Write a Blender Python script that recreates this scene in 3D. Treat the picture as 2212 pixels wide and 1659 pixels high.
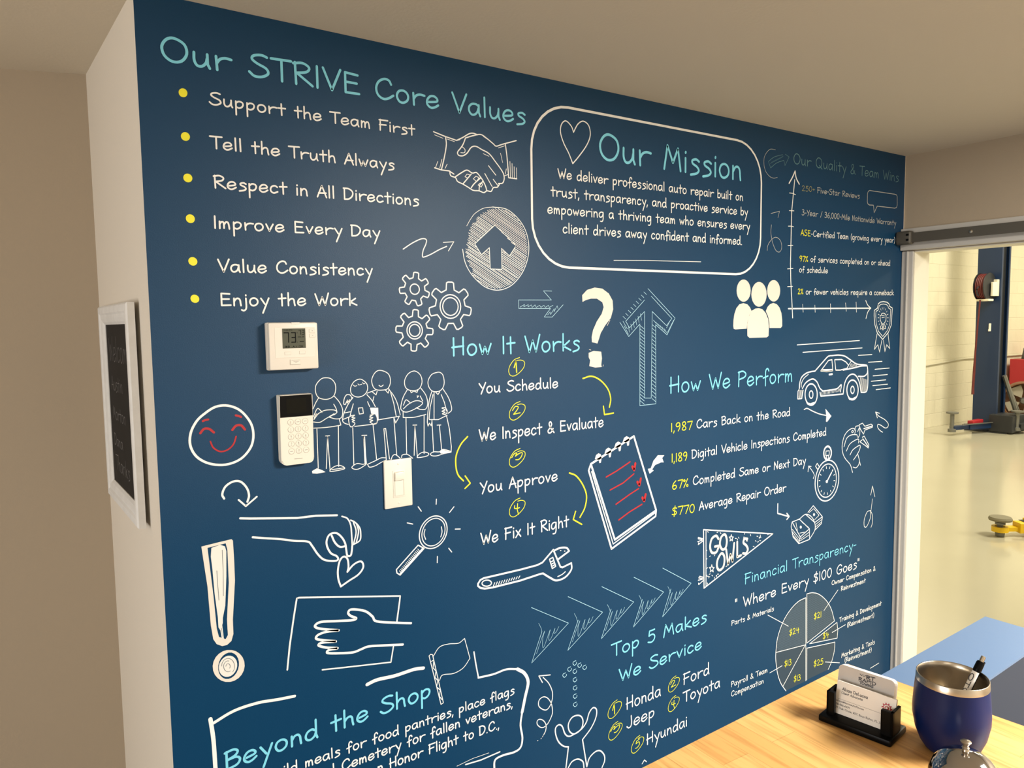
import bpy, bmesh, math, random
from mathutils import Vector, Matrix
random.seed(7)
for o in list(bpy.data.objects): bpy.data.objects.remove(o, do_unlink=True)
SC = bpy.context.scene; COL = SC.collection
H = 1.62                      # eye height above the floor; z below is written relative to the eye as H+dz
PI = math.pi
# ------------------------------------------------------------------ camera
cam = bpy.data.cameras.new('camera'); cam.sensor_width = 36.0; cam.lens = 1610 / 2212 * 36; cam.clip_start = .02
camo = bpy.data.objects.new('camera', cam); COL.objects.link(camo); SC.camera = camo
Rm = ((0.82619082, -0.05657649, 0.56054244), (-0.56323457, -0.05954562, 0.82414874), (-0.01324959, -0.996621, -0.08106188))
m = Matrix.Identity(4)
for i in range(3):
    m[i][0] = Rm[i][0]; m[i][1] = -Rm[i][1]; m[i][2] = -Rm[i][2]
m[2][3] = H
camo.matrix_world = m
# ------------------------------------------------------------------ world, exposure
w = bpy.data.worlds.new('world'); SC.world = w; w.use_nodes = True
w.node_tree.nodes['Background'].inputs[0].default_value = (1, .95, .88, 1); w.node_tree.nodes['Background'].inputs[1].default_value = .02
SC.view_settings.view_transform = 'Standard'; SC.view_settings.look = 'None'; SC.view_settings.gamma = 1
SC.view_settings.use_curve_mapping = False; SC.view_settings.exposure = 0.0
# ------------------------------------------------------------------ lights of the place, plus an added left fill
def area(name, loc, sx, sy, power, col, rot=(0, 0, 0)):
    l = bpy.data.lights.new(name, 'AREA'); l.shape = 'RECTANGLE'; l.size = sx; l.size_y = sy; l.energy = power; l.color = col
    o = bpy.data.objects.new(name, l); COL.objects.link(o); o.location = loc; o.rotation_euler = rot; return o
CEIL = H + .6465
area('office_ceiling_light', (1.9, -.6, CEIL - .012), .6, .75, 190, (1, .965, .90))
area('office_ceiling_light', (-1.0, -1.4, CEIL - .012), .6, 1.2, 12, (1, .93, .82))
area('left_fill_light', (-2.55, .3, 1.15), 1.6, 1.3, 50, (.97, .98, 1), (0, -PI / 2, 0))  # unseen fill added at the left to brighten the return wall
for gx, gy in ((6.5, .5), (10.5, 2.6), (15.5, 2.6), (9.5, -2.5)):
    area('garage_high_bay_light', (gx, gy, 4.3), 1.2, 1.2, 200, (1, .93, .72))

# ------------------------------------------------------------------ materials
def mat(name, col, rough=.5, metal=0., spec=.5, bump=None, var=None, coat=0.):
    M = bpy.data.materials.new(name); M.use_nodes = True; nt = M.node_tree; b = nt.nodes['Principled BSDF']
    b.inputs['Base Color'].default_value = (*col, 1); b.inputs['Roughness'].default_value = rough; b.inputs['Metallic'].default_value = metal
    b.inputs['Specular IOR Level'].default_value = spec; b.inputs['Coat Weight'].default_value = coat
    tc = None
    if bump or var: tc = nt.nodes.new('ShaderNodeTexCoord')
    if bump:
        n = nt.nodes.new('ShaderNodeTexNoise'); n.inputs['Scale'].default_value = bump[0]; n.inputs['Detail'].default_value = 3
        bp = nt.nodes.new('ShaderNodeBump'); bp.inputs['Strength'].default_value = bump[1]; bp.inputs['Distance'].default_value = .002
        nt.links.new(tc.outputs['Object'], n.inputs['Vector']); nt.links.new(n.outputs['Fac'], bp.inputs['Height']); nt.links.new(bp.outputs[0], b.inputs['Normal'])
    if var:
        n2 = nt.nodes.new('ShaderNodeTexNoise'); n2.inputs['Scale'].default_value = var[0]; n2.inputs['Detail'].default_value = 4
        mx = nt.nodes.new('ShaderNodeMixRGB'); mx.inputs[1].default_value = (*col, 1); mx.inputs[2].default_value = (*var[1], 1)
        nt.links.new(tc.outputs['Object'], n2.inputs['Vector']); nt.links.new(n2.outputs['Fac'], mx.inputs[0]); nt.links.new(mx.outputs[0], b.inputs['Base Color'])
    return M
MT = {}
MT['back'] = mat('mural_navy', (.0015, .043, .108), .45, spec=.36, bump=(420, .10))
MT['white'] = mat('mural_white', (.94, .93, .88), .4)
MT['cream'] = mat('mural_cream', (.82, .75, .64), .4)
MT['cream2'] = mat('mural_scribble_cream', (.86, .82, .74), .4)
MT['back2'] = mat('mural_dark_line', (.16, .18, .2), .4)
MT['dim'] = mat('mural_white_shaded', (.50, .50, .46), .4)  # mural white with the shade of the top right corner in its colour
MT['sky'] = mat('mural_sky_blue', (.23, .70, .86), .4)
MT['dimsky'] = mat('mural_sky_blue_shaded', (.13, .27, .30), .4)  # same sky blue, darkened in colour for the shaded corner
MT['pale'] = mat('mural_pale_blue', (.38, .64, .76), .4)
MT['yellow'] = mat('mural_yellow', (.93, .86, .03), .4)
MT['dimyellow'] = mat('mural_yellow_shaded', (.36, .34, .16), .4)  # same yellow, shade of that corner mixed into the colour
MT['red'] = mat('mural_red', (.46, .016, .022), .4)
MT['slate'] = mat('mural_slate', (.036, .062, .09), .45, spec=.3)
MT['hatch'] = mat('mural_hatch', (.12, .19, .26), .4)
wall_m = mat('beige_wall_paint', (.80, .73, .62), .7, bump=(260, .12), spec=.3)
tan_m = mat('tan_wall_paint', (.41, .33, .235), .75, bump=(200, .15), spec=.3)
ceil_m = mat('ceiling_paint', (.68, .60, .475), .8, bump=(120, .18), spec=.2)
trim_m = mat('trim_paint', (.50, .47, .42), .45)
jamb_m = mat('jamb_paint', (.85, .80, .66), .5)
floor_m = mat('office_floor_vinyl', (.10, .085, .07), .5, var=(6, (.16, .13, .10)))
epoxy_m = mat('garage_epoxy_floor', (.50, .47, .36), .16, bump=(3, .05), var=(1.2, (.57, .535, .42)))
gceil_m = mat('garage_ceiling_paint', (.75, .73, .66), .8)
blue_m = mat('blue_paint', (.095, .155, .26), .3, bump=(60, .04))
plast = mat('white_plastic', (.82, .76, .66), .38); plast2 = mat('ivory_plastic', (.86, .80, .68), .33)
blackp = mat('gloss_black_plastic', (.004, .004, .004), .3, spec=.08); lcd_m = mat('lcd_grey_green', (.10, .105, .075), .4, spec=.12); lcdk = mat('lcd_segment_black', (.006, .007, .006), .5, spec=.1)
greyp = mat('grey_legend', (.35, .31, .26), .5)
bronze = mat('dark_bronze_metal', (.085, .075, .058), .5, metal=.2); steel = mat('brushed_steel', (.52, .46, .37), .28, metal=1.); chrome = mat('chrome', (.48, .47, .47), .06, metal=1.)
navyp = mat('navy_powder_coat', (.0015, .010, .075), .4, spec=.2); inner_m = mat('steel_interior', (.42, .36, .28), .35, metal=.9)
frame_m = mat('distressed_white_wood', (.86, .85, .82), .6, bump=(90, .3), var=(35, (.70, .68, .64))); slate_m = mat('chalkboard_slate', (.018, .017, .016), .75, spec=.15, var=(12, (.028, .026, .025))); chalk = mat('chalk', (.17, .165, .16), .8)
cardw = mat('card_white', (.96, .92, .86), .5); cardg = mat('card_grey', (.56, .53, .50), .45); inkd = mat('card_ink', (.05, .05, .06), .5); inkr = mat('card_red', (.50, .02, .05), .5)
liftb = mat('lift_blue', (.008, .028, .09), .4); dark_m = mat('dark_steel', (.02, .022, .028), .5); redp = mat('red_enamel', (.45, .02, .03), .35); hose = mat('red_rubber_hose', (.13, .018, .018), .5); yelp = mat('yellow_enamel', (.85, .55, .01), .4)
pad_m = mat('worn_rubber_pad', (.22, .20, .14), .8, bump=(80, .4)); galv = mat('galvanized_metal', (.20, .20, .19), .45, metal=.5); rust = mat('rusty_brown_paint', (.20, .09, .04), .6); bladem = mat('fan_blade_grey', (.42, .38, .30), .5)
front_m = mat('half_wall_dark_slate', (.017, .026, .045), .5)
conduit_m = mat('painted_conduit', (.60, .56, .43), .6); gapm = mat('shadow_gap_grey', (.50, .45, .38), .6)
def wood_material():
    M = bpy.data.materials.new('butcher_block_wood'); M.use_nodes = True; nt = M.node_tree; b = nt.nodes['Principled BSDF']; N = nt.nodes.new; K = nt.links.new
    tc = N('ShaderNodeTexCoord'); mp = N('ShaderNodeMapping'); mp.inputs['Rotation'].default_value = (0, 0, math.radians(92)); K(tc.outputs['Object'], mp.inputs[0])
    br = N('ShaderNodeTexBrick'); br.inputs['Scale'].default_value = 1; br.inputs['Brick Width'].default_value = .30; br.inputs['Row Height'].default_value = .045; br.inputs['Mortar Size'].default_value = .0003; br.offset = .37
    br.inputs['Color1'].default_value = (.68, .40, .14, 1); br.inputs['Color2'].default_value = (.56, .27, .075, 1); br.inputs['Mortar'].default_value = (.42, .20, .06, 1); br.inputs['Bias'].default_value = -.35
    K(mp.outputs[0], br.inputs[0])
    m2 = N('ShaderNodeMapping'); m2.inputs['Scale'].default_value = (5, 75, 5); K(mp.outputs[0], m2.inputs[0])
    n = N('ShaderNodeTexNoise'); n.inputs['Scale'].default_value = 1.3; n.inputs['Detail'].default_value = 5; n.inputs['Distortion'].default_value = .6; K(m2.outputs[0], n.inputs[0])
    cr = N('ShaderNodeValToRGB'); cr.color_ramp.elements[0].position = .30; cr.color_ramp.elements[0].color = (.58, .50, .40, 1); cr.color_ramp.elements[1].position = .52; cr.color_ramp.elements[1].color = (1, 1, 1, 1); K(n.outputs['Fac'], cr.inputs[0])
    mx = N('ShaderNodeMixRGB'); mx.blend_type = 'MULTIPLY'; mx.inputs[0].default_value = .75; K(br.outputs[0], mx.inputs[1]); K(cr.outputs[0], mx.inputs[2]); K(mx.outputs[0], b.inputs['Base Color'])
    b.inputs['Roughness'].default_value = .32; return M
wood = wood_material()
def block_material():
    M = bpy.data.materials.new('painted_block_wall'); M.use_nodes = True; nt = M.node_tree; b = nt.nodes['Principled BSDF']; N = nt.nodes.new; K = nt.links.new
    tc = N('ShaderNodeTexCoord'); mp = N('ShaderNodeMapping'); mp.inputs['Rotation'].default_value = (math.radians(90), 0, 0); K(tc.outputs['Object'], mp.inputs[0])
    br = N('ShaderNodeTexBrick'); br.inputs['Scale'].default_value = 1; br.inputs['Brick Width'].default_value = .40; br.inputs['Row Height'].default_value = .20; br.inputs['Mortar Size'].default_value = .005; br.inputs['Mortar Smooth'].default_value = .6
    br.inputs['Color1'].default_value = (.80, .75, .58, 1); br.inputs['Color2'].default_value = (.77, .72, .56, 1); br.inputs['Mortar'].default_value = (.765, .715, .555, 1); K(mp.outputs[0], br.inputs[0]); K(br.outputs[0], b.inputs['Base Color'])
    n = N('ShaderNodeTexNoise'); n.inputs['Scale'].default_value = 9; K(tc.outputs['Object'], n.inputs[0]); ad = N('ShaderNodeMath'); ad.operation = 'SUBTRACT'; K(n.outputs[0], ad.inputs[0]); K(br.outputs['Fac'], ad.inputs[1])
    bp = N('ShaderNodeBump'); bp.inputs['Strength'].default_value = .5; bp.inputs['Distance'].default_value = .01; K(ad.outputs[0], bp.inputs['Height']); K(bp.outputs[0], b.inputs['Normal'])
    b.inputs['Roughness'].default_value = .6; return M
block = block_material()

# ------------------------------------------------------------------ helpers
def obj(name, me, m, parent=None, smooth=False):
    if not isinstance(me, bpy.types.Mesh):
        bm = me; me = bpy.data.meshes.new(name); bm.normal_update(); bm.to_mesh(me); bm.free()
    o = bpy.data.objects.new(name, me); COL.objects.link(o)
    for q in (m if isinstance(m, (list, tuple)) else [m]): me.materials.append(q)
    if parent: o.parent = parent
    if smooth:
        for p in me.polygons: p.use_smooth = True
        if smooth != 'all':
            me.set_sharp_from_angle(angle=math.radians(38))
    return o
def struct(name, bm, m, parent=None, smooth=False):
    o = obj(name, bm, m, parent, smooth)
    if not parent: o['kind'] = 'structure'
    return o
def thing(name, label, cat, loc=(0, 0, 0), group=None, mw=None):
    o = bpy.data.objects.new(name, None); COL.objects.link(o); o.location = loc; o.empty_display_size = .05
    if mw: o.matrix_world = mw
    o['label'] = label; o['category'] = cat
    if group: o['group'] = group
    return o
def tag(o, label, cat, group=None):
    o['label'] = label; o['category'] = cat
    if group: o['group'] = group
    return o
def B(): return bmesh.new()
def box(bm, x0, y0, z0, x1, y1, z1, bev=0., mi=0, M=None, seg=2):
    r = bmesh.ops.create_cube(bm, size=1); vs = r['verts']
    for v in vs: v.co = Vector((x0 + (v.co.x + .5) * (x1 - x0), y0 + (v.co.y + .5) * (y1 - y0), z0 + (v.co.z + .5) * (z1 - z0)))
    fs = {f for v in vs for f in v.link_faces}
    for f in fs: f.material_index = mi
    if bev:
        es = list({e for v in vs for e in v.link_edges}); r = bmesh.ops.bevel(bm, geom=es, offset=bev, segments=seg, affect='EDGES', profile=.5)
        vs = list({v for f in r['faces'] for v in f.verts} | {v for v in vs if v.is_valid})
    if M:
        for v in vs: v.co = M @ v.co
    return bm
def prism(bm, pts, z0, z1, mi=0, M=None):
    a = [bm.verts.new((x, y, z0)) for x, y in pts]; b = [bm.verts.new((x, y, z1)) for x, y in pts]; n = len(pts)
    fs = [bm.faces.new(a[::-1]), bm.faces.new(b)] + [bm.faces.new((a[i], a[(i + 1) % n], b[(i + 1) % n], b[i])) for i in range(n)]
    for f in fs: f.material_index = mi
    bmesh.ops.recalc_face_normals(bm, faces=fs)
    if M:
        for v in a + b: v.co = M @ v.co
    return bm
def lathe(bm, prof, n=40, c=(0, 0, 0), mi=0, M=None, close=False):
    rings = []
    for r, z in prof:
        if r < 1e-6: rings.append([bm.verts.new((c[0], c[1], c[2] + z))])
        else: rings.append([bm.verts.new((c[0] + r * math.cos(2 * PI * k / n), c[1] + r * math.sin(2 * PI * k / n), c[2] + z)) for k in range(n)])
    fs = []
    for a, b in zip(rings, rings[1:] + ([rings[0]] if close else [])):
        for k in range(n):
            q = [a[k % len(a)], a[(k + 1) % len(a)], b[(k + 1) % len(b)], b[k % len(b)]]; q2 = []
            for v in q:
                if v not in q2: q2.append(v)
            if len(q2) > 2: fs.append(bm.faces.new(q2))
    for f in fs: f.material_index = mi
    bmesh.ops.recalc_face_normals(bm, faces=fs)
    if M:
        for rg in rings:
            for v in rg: v.co = M @ v.co
    return bm
def tube(bm, pts, r, n=8, mi=0):
    pts = [Vector(p) for p in pts]; prev = None; up = Vector((0, 0, 1)); fs = []
    for i, p in enumerate(pts):
        d = (pts[min(i + 1, len(pts) - 1)] - pts[max(i - 1, 0)]).normalized()
        s = d.cross(up if abs(d.z) < .95 else Vector((1, 0, 0))).normalized(); t = s.cross(d)
        rr = r[i] if isinstance(r, (list, tuple)) else r
        ring = [bm.verts.new(p + rr * (math.cos(2 * PI * k / n) * s + math.sin(2 * PI * k / n) * t)) for k in range(n)]
        if prev: fs += [bm.faces.new((prev[k], prev[(k + 1) % n], ring[(k + 1) % n], ring[k])) for k in range(n)]
        else: fs.append(bm.faces.new(ring[::-1]))
        prev = ring
    fs.append(bm.faces.new(prev))
    for f in fs: f.material_index = mi
    bmesh.ops.recalc_face_normals(bm, faces=fs)
    return bm
def frame(o, u, v):
    u = Vector(u).normalized(); v = Vector(v).normalized(); n = u.cross(v)
    return Matrix(((u.x, v.x, n.x, o[0]), (u.y, v.y, n.y, o[1]), (u.z, v.z, n.z, o[2]), (0, 0, 0, 1)))
# ------------------------------------------------------------------ hand-lettering: single-stroke glyphs, S smooth / L straight
GL = {
'a':(62,'S 48,52 38,60 20,58 7,42 6,20 16,3 30,4 42,18 48,40;L 50,58 50,18 56,0'),'b':(54,'L 8,100 8,2;S 8,40 24,58 42,52 48,30 38,6 20,2 8,12'),
'c':(54,'S 46,50 34,60 16,54 6,32 10,10 26,0 48,12'),'d':(62,'S 46,46 32,58 14,50 5,28 10,6 26,0 42,14 48,34;L 49,108 49,20 54,0'),
'e':(58,'S 8,26 28,30 46,36 48,48 36,60 18,56 6,36 6,14 20,0 36,4 52,18'),'f':(46,'S 46,88 38,104 26,100 20,80 20,40 20,-12;L 2,42 40,54'),
'g':(62,'S 48,52 38,60 18,56 6,38 6,18 16,4 30,6 42,20 48,40;S 50,58 50,10 48,-22 38,-40 20,-40'),'h':(56,'L 8,104 8,0;S 8,34 20,52 34,56 42,44 44,20 47,0'),
'i':(20,'L 9,58 9,0;L 9,80 10,84'),'j':(26,'S 14,58 15,0 12,-28 0,-40 -12,-34;L 14,80 14,84'),'k':(56,'L 8,104 8,0;L 46,60 10,28 54,2'),'l':(22,'L 9,104 10,0'),
'm':(72,'L 8,58 8,0;S 8,34 18,54 28,52 31,30 31,4;S 31,30 42,54 53,52 58,30 60,0'),'n':(56,'L 8,58 8,0;S 8,32 20,54 34,56 42,42 44,18 46,0'),
'o':(58,'S 28,60 12,52 5,28 14,4 30,0 46,14 50,36 42,54 28,60'),'p':(58,'L 8,58 8,-54;S 8,42 24,58 42,54 48,36 40,14 24,4 8,12'),
'q':(62,'S 48,52 38,60 18,56 6,38 6,18 16,4 30,6 42,20 48,40;L 50,58 50,-48'),'r':(54,'L 8,58 10,0;S 10,30 20,48 36,56 54,54'),
's':(52,'S 46,52 32,60 15,53 17,40 36,29 45,14 34,0 8,-8'),'t':(48,'L 22,94 23,-2;L 2,56 46,60'),'u':(60,'S 8,58 8,24 16,4 30,4 42,20 46,40;L 47,58 47,16 53,0'),
'v':(52,'L 6,58 24,2 46,60'),'w':(70,'L 4,58 18,2 32,44 46,2 64,60'),'x':(54,'L 8,58 48,0;L 46,60 4,-2'),'y':(56,'L 6,58 28,12;L 52,60 15,-60'),'z':(54,'L 6,56 46,58 6,2 50,2'),
'A':(66,'L 4,0 34,98 62,0;L 12,34 60,38'),'B':(66,'L 10,98 10,0;S 4,94 36,100 52,86 44,66 14,52;S 14,52 46,54 60,36 48,10 10,0'),'C':(78,'S 66,78 58,96 40,100 18,82 8,50 14,18 34,2 54,8 74,26'),
'D':(74,'L 10,96 10,0;S 4,96 40,94 64,70 62,34 40,6 10,0'),'E':(68,'L 12,96 12,2;L 12,96 58,92;L 12,52 54,52;L 12,2 62,4'),'F':(68,'L 14,98 12,0;L 6,94 66,96;L 8,50 54,54'),
'G':(78,'S 66,80 52,98 30,92 12,66 8,34 22,6 44,2 64,20 66,44;L 40,44 72,44'),'H':(72,'L 12,98 12,0;L 60,102 60,4;L 4,46 62,52'),'I':(22,'L 10,98 10,0'),'J':(54,'S 40,98 42,30 34,4 18,0 4,16'),
'L':(60,'L 12,98 12,2 56,4'),'M':(86,'L 6,0 20,98 44,30 66,92 78,0'),'N':(70,'L 8,0 10,98 54,4 58,100'),'O':(84,'S 42,100 20,90 6,58 12,22 34,2 60,10 76,44 70,82 42,100'),'P':(64,'L 10,98 8,0;S 4,94 38,100 60,82 50,60 10,46'),
'Q':(86,'S 42,100 20,90 6,58 12,22 34,2 60,10 76,44 70,82 42,100;L 46,26 80,-6'),'R':(70,'L 10,98 12,0;S 4,92 36,100 58,84 48,62 12,50;L 16,50 68,2'),'S':(70,'S 62,94 44,100 20,92 14,76 30,60 58,44 64,22 44,4 20,2 4,18'),
'T':(64,'L 0,94 66,98;L 34,96 34,0'),'V':(66,'L 4,98 34,0 66,102'),'W':(92,'L 4,96 28,0 48,70 66,2 88,104'),'Y':(60,'L 6,92 30,50;L 60,98 22,-6'),'K':(66,'L 10,98 10,0;L 58,98 12,46 62,0'),'U':(70,'S 10,98 10,30 30,0 52,20 58,98'),
'0':(62,'S 30,96 12,78 6,44 16,8 34,0 50,24 54,60 46,88 30,96'),'1':(24,'L 11,96 11,0'),'2':(60,'S 8,78 20,96 40,90 44,66 26,32 6,4;L 6,4 56,6'),'3':(58,'S 8,88 28,98 44,84 36,62 20,54;S 20,54 44,46 50,24 36,4 14,0 2,12'),
'4':(60,'L 14,92 10,48 56,52;L 42,84 40,-2'),'5':(60,'L 52,96 16,94 12,56;S 12,56 36,62 52,44 48,16 30,0 6,8'),'6':(60,'S 44,94 22,70 8,34 16,4 36,0 50,18 44,40 24,42 10,26'),'7':(56,'L 4,92 56,96 24,0'),
'8':(58,'S 30,50 12,68 16,92 34,98 46,84 40,64 30,50 16,32 10,10 30,0 48,12 46,32 30,50'),'9':(58,'S 46,70 32,52 12,56 8,78 24,96 42,92 48,72 46,36 30,0'),
'$':(58,'S 50,80 30,88 10,76 18,56 42,44 48,22 30,6 4,14;L 34,108 24,-14'),'%':(62,'S 14,90 4,80 12,68 22,78 14,90;L 50,96 8,0;S 48,28 38,18 46,4 56,14 48,28'),'&':(72,'S 58,36 40,4 16,0 8,20 28,46 44,74 34,98 20,88 22,66 40,34 68,-2'),
'+':(48,'L 4,44 44,46;L 24,64 24,24'),'-':(38,'L 4,40 34,42'),'/':(44,'L 4,-4 40,100'),'.':(16,'L 7,0 8,2'),',':(16,'L 9,6 3,-18'),'"':(28,'L 7,100 7,76;L 19,100 19,76'),'(':(30,'S 26,106 9,72 8,22 24,-16'),')':(30,'S 4,106 21,72 20,22 2,-16'),
'@':(80,'S 54,44 40,54 28,36 40,22 54,34 60,26 70,44 58,72 34,76 10,48 20,8 50,4'),'#':(60,'L 20,96 12,4;L 46,96 38,4;L 4,64 56,64;L 2,34 54,34'),':':(16,'L 7,8 8,10;L 7,48 8,50'),'|':(20,'L 10,100 10,0'),
}
def catmull(P, n=5):
    if len(P) < 3: return P
    closed = (P[0][0] - P[-1][0]) ** 2 + (P[0][1] - P[-1][1]) ** 2 < 1e-12; o = []; N = len(P)
    for i in range(N - 1):
        p1, p2 = P[i], P[i + 1]
        p0 = P[i - 1] if i > 0 else (P[-2] if closed else (2 * p1[0] - p2[0], 2 * p1[1] - p2[1]))
        p3 = P[i + 2] if i + 2 < N else (P[1] if closed else (2 * p2[0] - p1[0], 2 * p2[1] - p1[1]))
        for k in range(n):
            t = k / n; t2 = t * t; t3 = t2 * t
            o.append(tuple(.5 * (2 * p1[j] + (p2[j] - p0[j]) * t + (2 * p0[j] - 5 * p1[j] + 4 * p2[j] - p3[j]) * t2 + (3 * p1[j] - p0[j] - 3 * p2[j] + p3[j]) * t3) for j in (0, 1)))
    o.append(P[-1]); return o
class Ink:
    """flat strokes in a (u, v) plane; M maps (u, v, lift) into the scene"""
    def __init__(s, M): s.v = []; s.f = []; s.mi = []; s.M = M; s.n = 0
    def add(s, vs, fs, lift, mi):
        b = len(s.v); s.v += [tuple(s.M @ Vector((x, y, lift))) for x, y in vs]
        for f in fs: s.f.append([b + i for i in f]); s.mi.append(mi)
    def disc(s, p, r, lift, mi, n=8): s.add([(p[0] + r * math.cos(2 * PI * k / n), p[1] + r * math.sin(2 * PI * k / n)) for k in range(n)], [list(range(n))], lift, mi)
    def stroke(s, P, w, lift=0, mi=0, caps=True):
        lift += (s.n % 9) * 1.6e-5; s.n += 1; low = lift - 8e-6      # every stroke lies a hair above the one before
        Q = [P[0]]
        for p in P[1:]:
            if (p[0] - Q[-1][0]) ** 2 + (p[1] - Q[-1][1]) ** 2 > (w * .08) ** 2: Q.append(p)
        h = w / 2
        if len(Q) < 2: s.disc(Q[0], h, low, mi); return
        n = len(Q); d = []
        for a, b in zip(Q, Q[1:]):
            l = math.hypot(b[0] - a[0], b[1] - a[1]); d.append(((b[0] - a[0]) / l, (b[1] - a[1]) / l))
        runs = [[0]]
        vs = [(Q[0][0] - d[0][1] * h, Q[0][1] + d[0][0] * h), (Q[0][0] + d[0][1] * h, Q[0][1] - d[0][0] * h)]; fs = []
        for i in range(1, n):
            if i < n - 1:
                c = d[i - 1][0] * d[i][0] + d[i - 1][1] * d[i][1]
                if c > .72:
                    mx, my = d[i - 1][0] + d[i][0], d[i - 1][1] + d[i][1]; l = math.hypot(mx, my); mx /= l; my /= l; k = h / max(.5, mx * d[i][0] + my * d[i][1])
                    vs += [(Q[i][0] - my * k, Q[i][1] + mx * k), (Q[i][0] + my * k, Q[i][1] - mx * k)]; j = len(vs); fs.append((j - 3, j - 1, j - 2, j - 4)); continue
            e = d[i - 1]; vs += [(Q[i][0] - e[1] * h, Q[i][1] + e[0] * h), (Q[i][0] + e[1] * h, Q[i][1] - e[0] * h)]; j = len(vs); fs.append((j - 3, j - 1, j - 2, j - 4))
            if i < n - 1:
                s.disc(Q[i], h, low, mi); e = d[i]; vs += [(Q[i][0] - e[1] * h, Q[i][1] + e[0] * h), (Q[i][0] + e[1] * h, Q[i][1] - e[0] * h)]
        s.add(vs, fs, lift, mi)
        if caps: s.disc(Q[0], h, low, mi); s.disc(Q[-1], h, low - 4e-6, mi)
    def fill(s, P, lift=0, mi=0):
        from mathutils.geometry import tessellate_polygon
        t = tessellate_polygon([[Vector((x, y, 0)) for x, y in P]]); fs = []
        for a, b, c in t:
            A = (P[b][0] - P[a][0]) * (P[c][1] - P[a][1]) - (P[b][1] - P[a][1]) * (P[c][0] - P[a][0]); fs.append((a, b, c) if A > 0 else (a, c, b))
        s.add(P, fs, lift, mi)
    def text(s, txt, p0, p1, h, w, lift=0, mi=0, seg=4):
        adv = sum((46 if ch == ' ' else GL[ch][0] + 5) for ch in txt) - 5
        dx, dy = p1[0] - p0[0], p1[1] - p0[1]; kx = dx / adv; ky = h / 98; x = 0
        for ch in txt:
            if ch == ' ': x += 46; continue
            a, st = GL[ch]
            for q in st.split(';'):
                P = [tuple(map(float, c.split(','))) for c in q[2:].split()]
                P = [(p0[0] + (x + px_) * kx, p0[1] + (x + px_) / adv * dy + py_ * ky) for px_, py_ in P]
                s.stroke(catmull(P, seg) if q[0] == 'S' else P, w, lift, mi)
            x += a + 5
    def mesh(s, name):
        me = bpy.data.meshes.new(name); me.from_pydata(s.v, [], s.f); me.polygons.foreach_set('material_index', s.mi); me.update(); return me
# ------------------------------------------------------------------ the room shell
D = 1.6257; XL, XR = .242, 3.025
bm = prism(B(), [(XL + .003, D + .001), (3.03, D + .001), (3.03, 1.78), (XL + .1, 1.78)], 0, CEIL); struct('wall_back', bm, wall_m)
bm = prism(B(), [(XL, D + .001), (.212, 2.2237), (.312, 2.30), (.352, 1.785)], 0, CEIL); struct('wall_return', bm, wall_m)
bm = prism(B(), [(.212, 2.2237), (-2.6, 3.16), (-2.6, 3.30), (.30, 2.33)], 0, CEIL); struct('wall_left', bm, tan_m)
bm = B(); box(bm, -2.72, -2.7, 0, -2.6, 3.3, CEIL); struct('wall_side', bm, wall_m)
bm = B(); box(bm, -2.6, -2.72, 0, 3.138, -2.6, CEIL); struct('wall_front', bm, wall_m)
DL, DR, DT = 1.582, .60, H + .267
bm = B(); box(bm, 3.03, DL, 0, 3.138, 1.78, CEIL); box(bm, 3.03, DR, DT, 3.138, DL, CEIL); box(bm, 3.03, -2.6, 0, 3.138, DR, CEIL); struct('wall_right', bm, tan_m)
bm = B(); box(bm, 3.029, DL - .004, 0, 3.14, DL, DT - .004); box(bm, 3.029, DR, 0, 3.14, DR + .004, DT - .004); box(bm, 3.029, DR, DT - .004, 3.14, DL, DT); struct('door_1', bm, jamb_m)
bm = B(); box(bm, 3.016, DL - .004, 0, 3.03, D - .0005, DT, .003); box(bm, 3.010, DL + .014, 0, 3.018, DL + .022, DT, .003); struct('trim_1', bm, trim_m)
bm = B(); box(bm, 3.016, DR - .05, 0, 3.03, DR + .004, DT, .003); struct('trim_2', bm, trim_m)
bm = B(); box(bm, 3.0, -.2, H + .270, 3.0299, 1.624, H + .3555, .003); struct('trim_3', bm, trim_m)
bm = B(); box(bm, -2.72, -2.72, CEIL, 3.138, 3.4, CEIL + .1); struct('ceiling', bm, ceil_m)
bm = B(); box(bm, -2.8, -2.8, -.1, 3.08, 3.4, 0); box(bm, 3.08, -9, -.1, 20, 5.8, 0, mi=1); struct('floor', bm, [floor_m, epoxy_m])
bm = B(); box(bm, 3.138, 5.58, 0, 20, 5.75, 5); struct('wall_garage_left', bm, block)
bm = B(); box(bm, 18.5, -9, 0, 18.7, 5.58, 5); struct('wall_garage_far', bm, block)
bm = B(); box(bm, 3.138, -9, 0, 18.5, -8.8, 5); struct('wall_garage_right', bm, block)
bm = B(); box(bm, 3.10, 1.79, 0, 3.2, 5.58, 5); box(bm, 3.14, -8.8, CEIL + .1, 3.24, 1.79, 5); box(bm, 3.14, -8.8, 0, 3.24, -2.72, CEIL + .1); struct('wall_garage_near', bm, block)
bm = B(); box(bm, 3.1, -9, 5, 18.7, 5.75, 5.1); struct('ceiling_garage', bm, gceil_m)
# half wall carrying the counter
Z2 = H - .575
bm = prism(B(), [(.02, .475), (1.533, .534), (1.533, .643), (.02, .590)], 0, Z2 - .004); wc = struct('wall_counter', bm, front_m)  # half wall body coloured darker than its cap
bm = prism(B(), [(.02, .4745), (1.5335, .5335), (1.5335, .6435), (.02, .5905)], Z2 - .004, Z2); o = struct('cap', bm, blue_m, wc); o['label'] = 'light blue top of the half wall'
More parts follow.
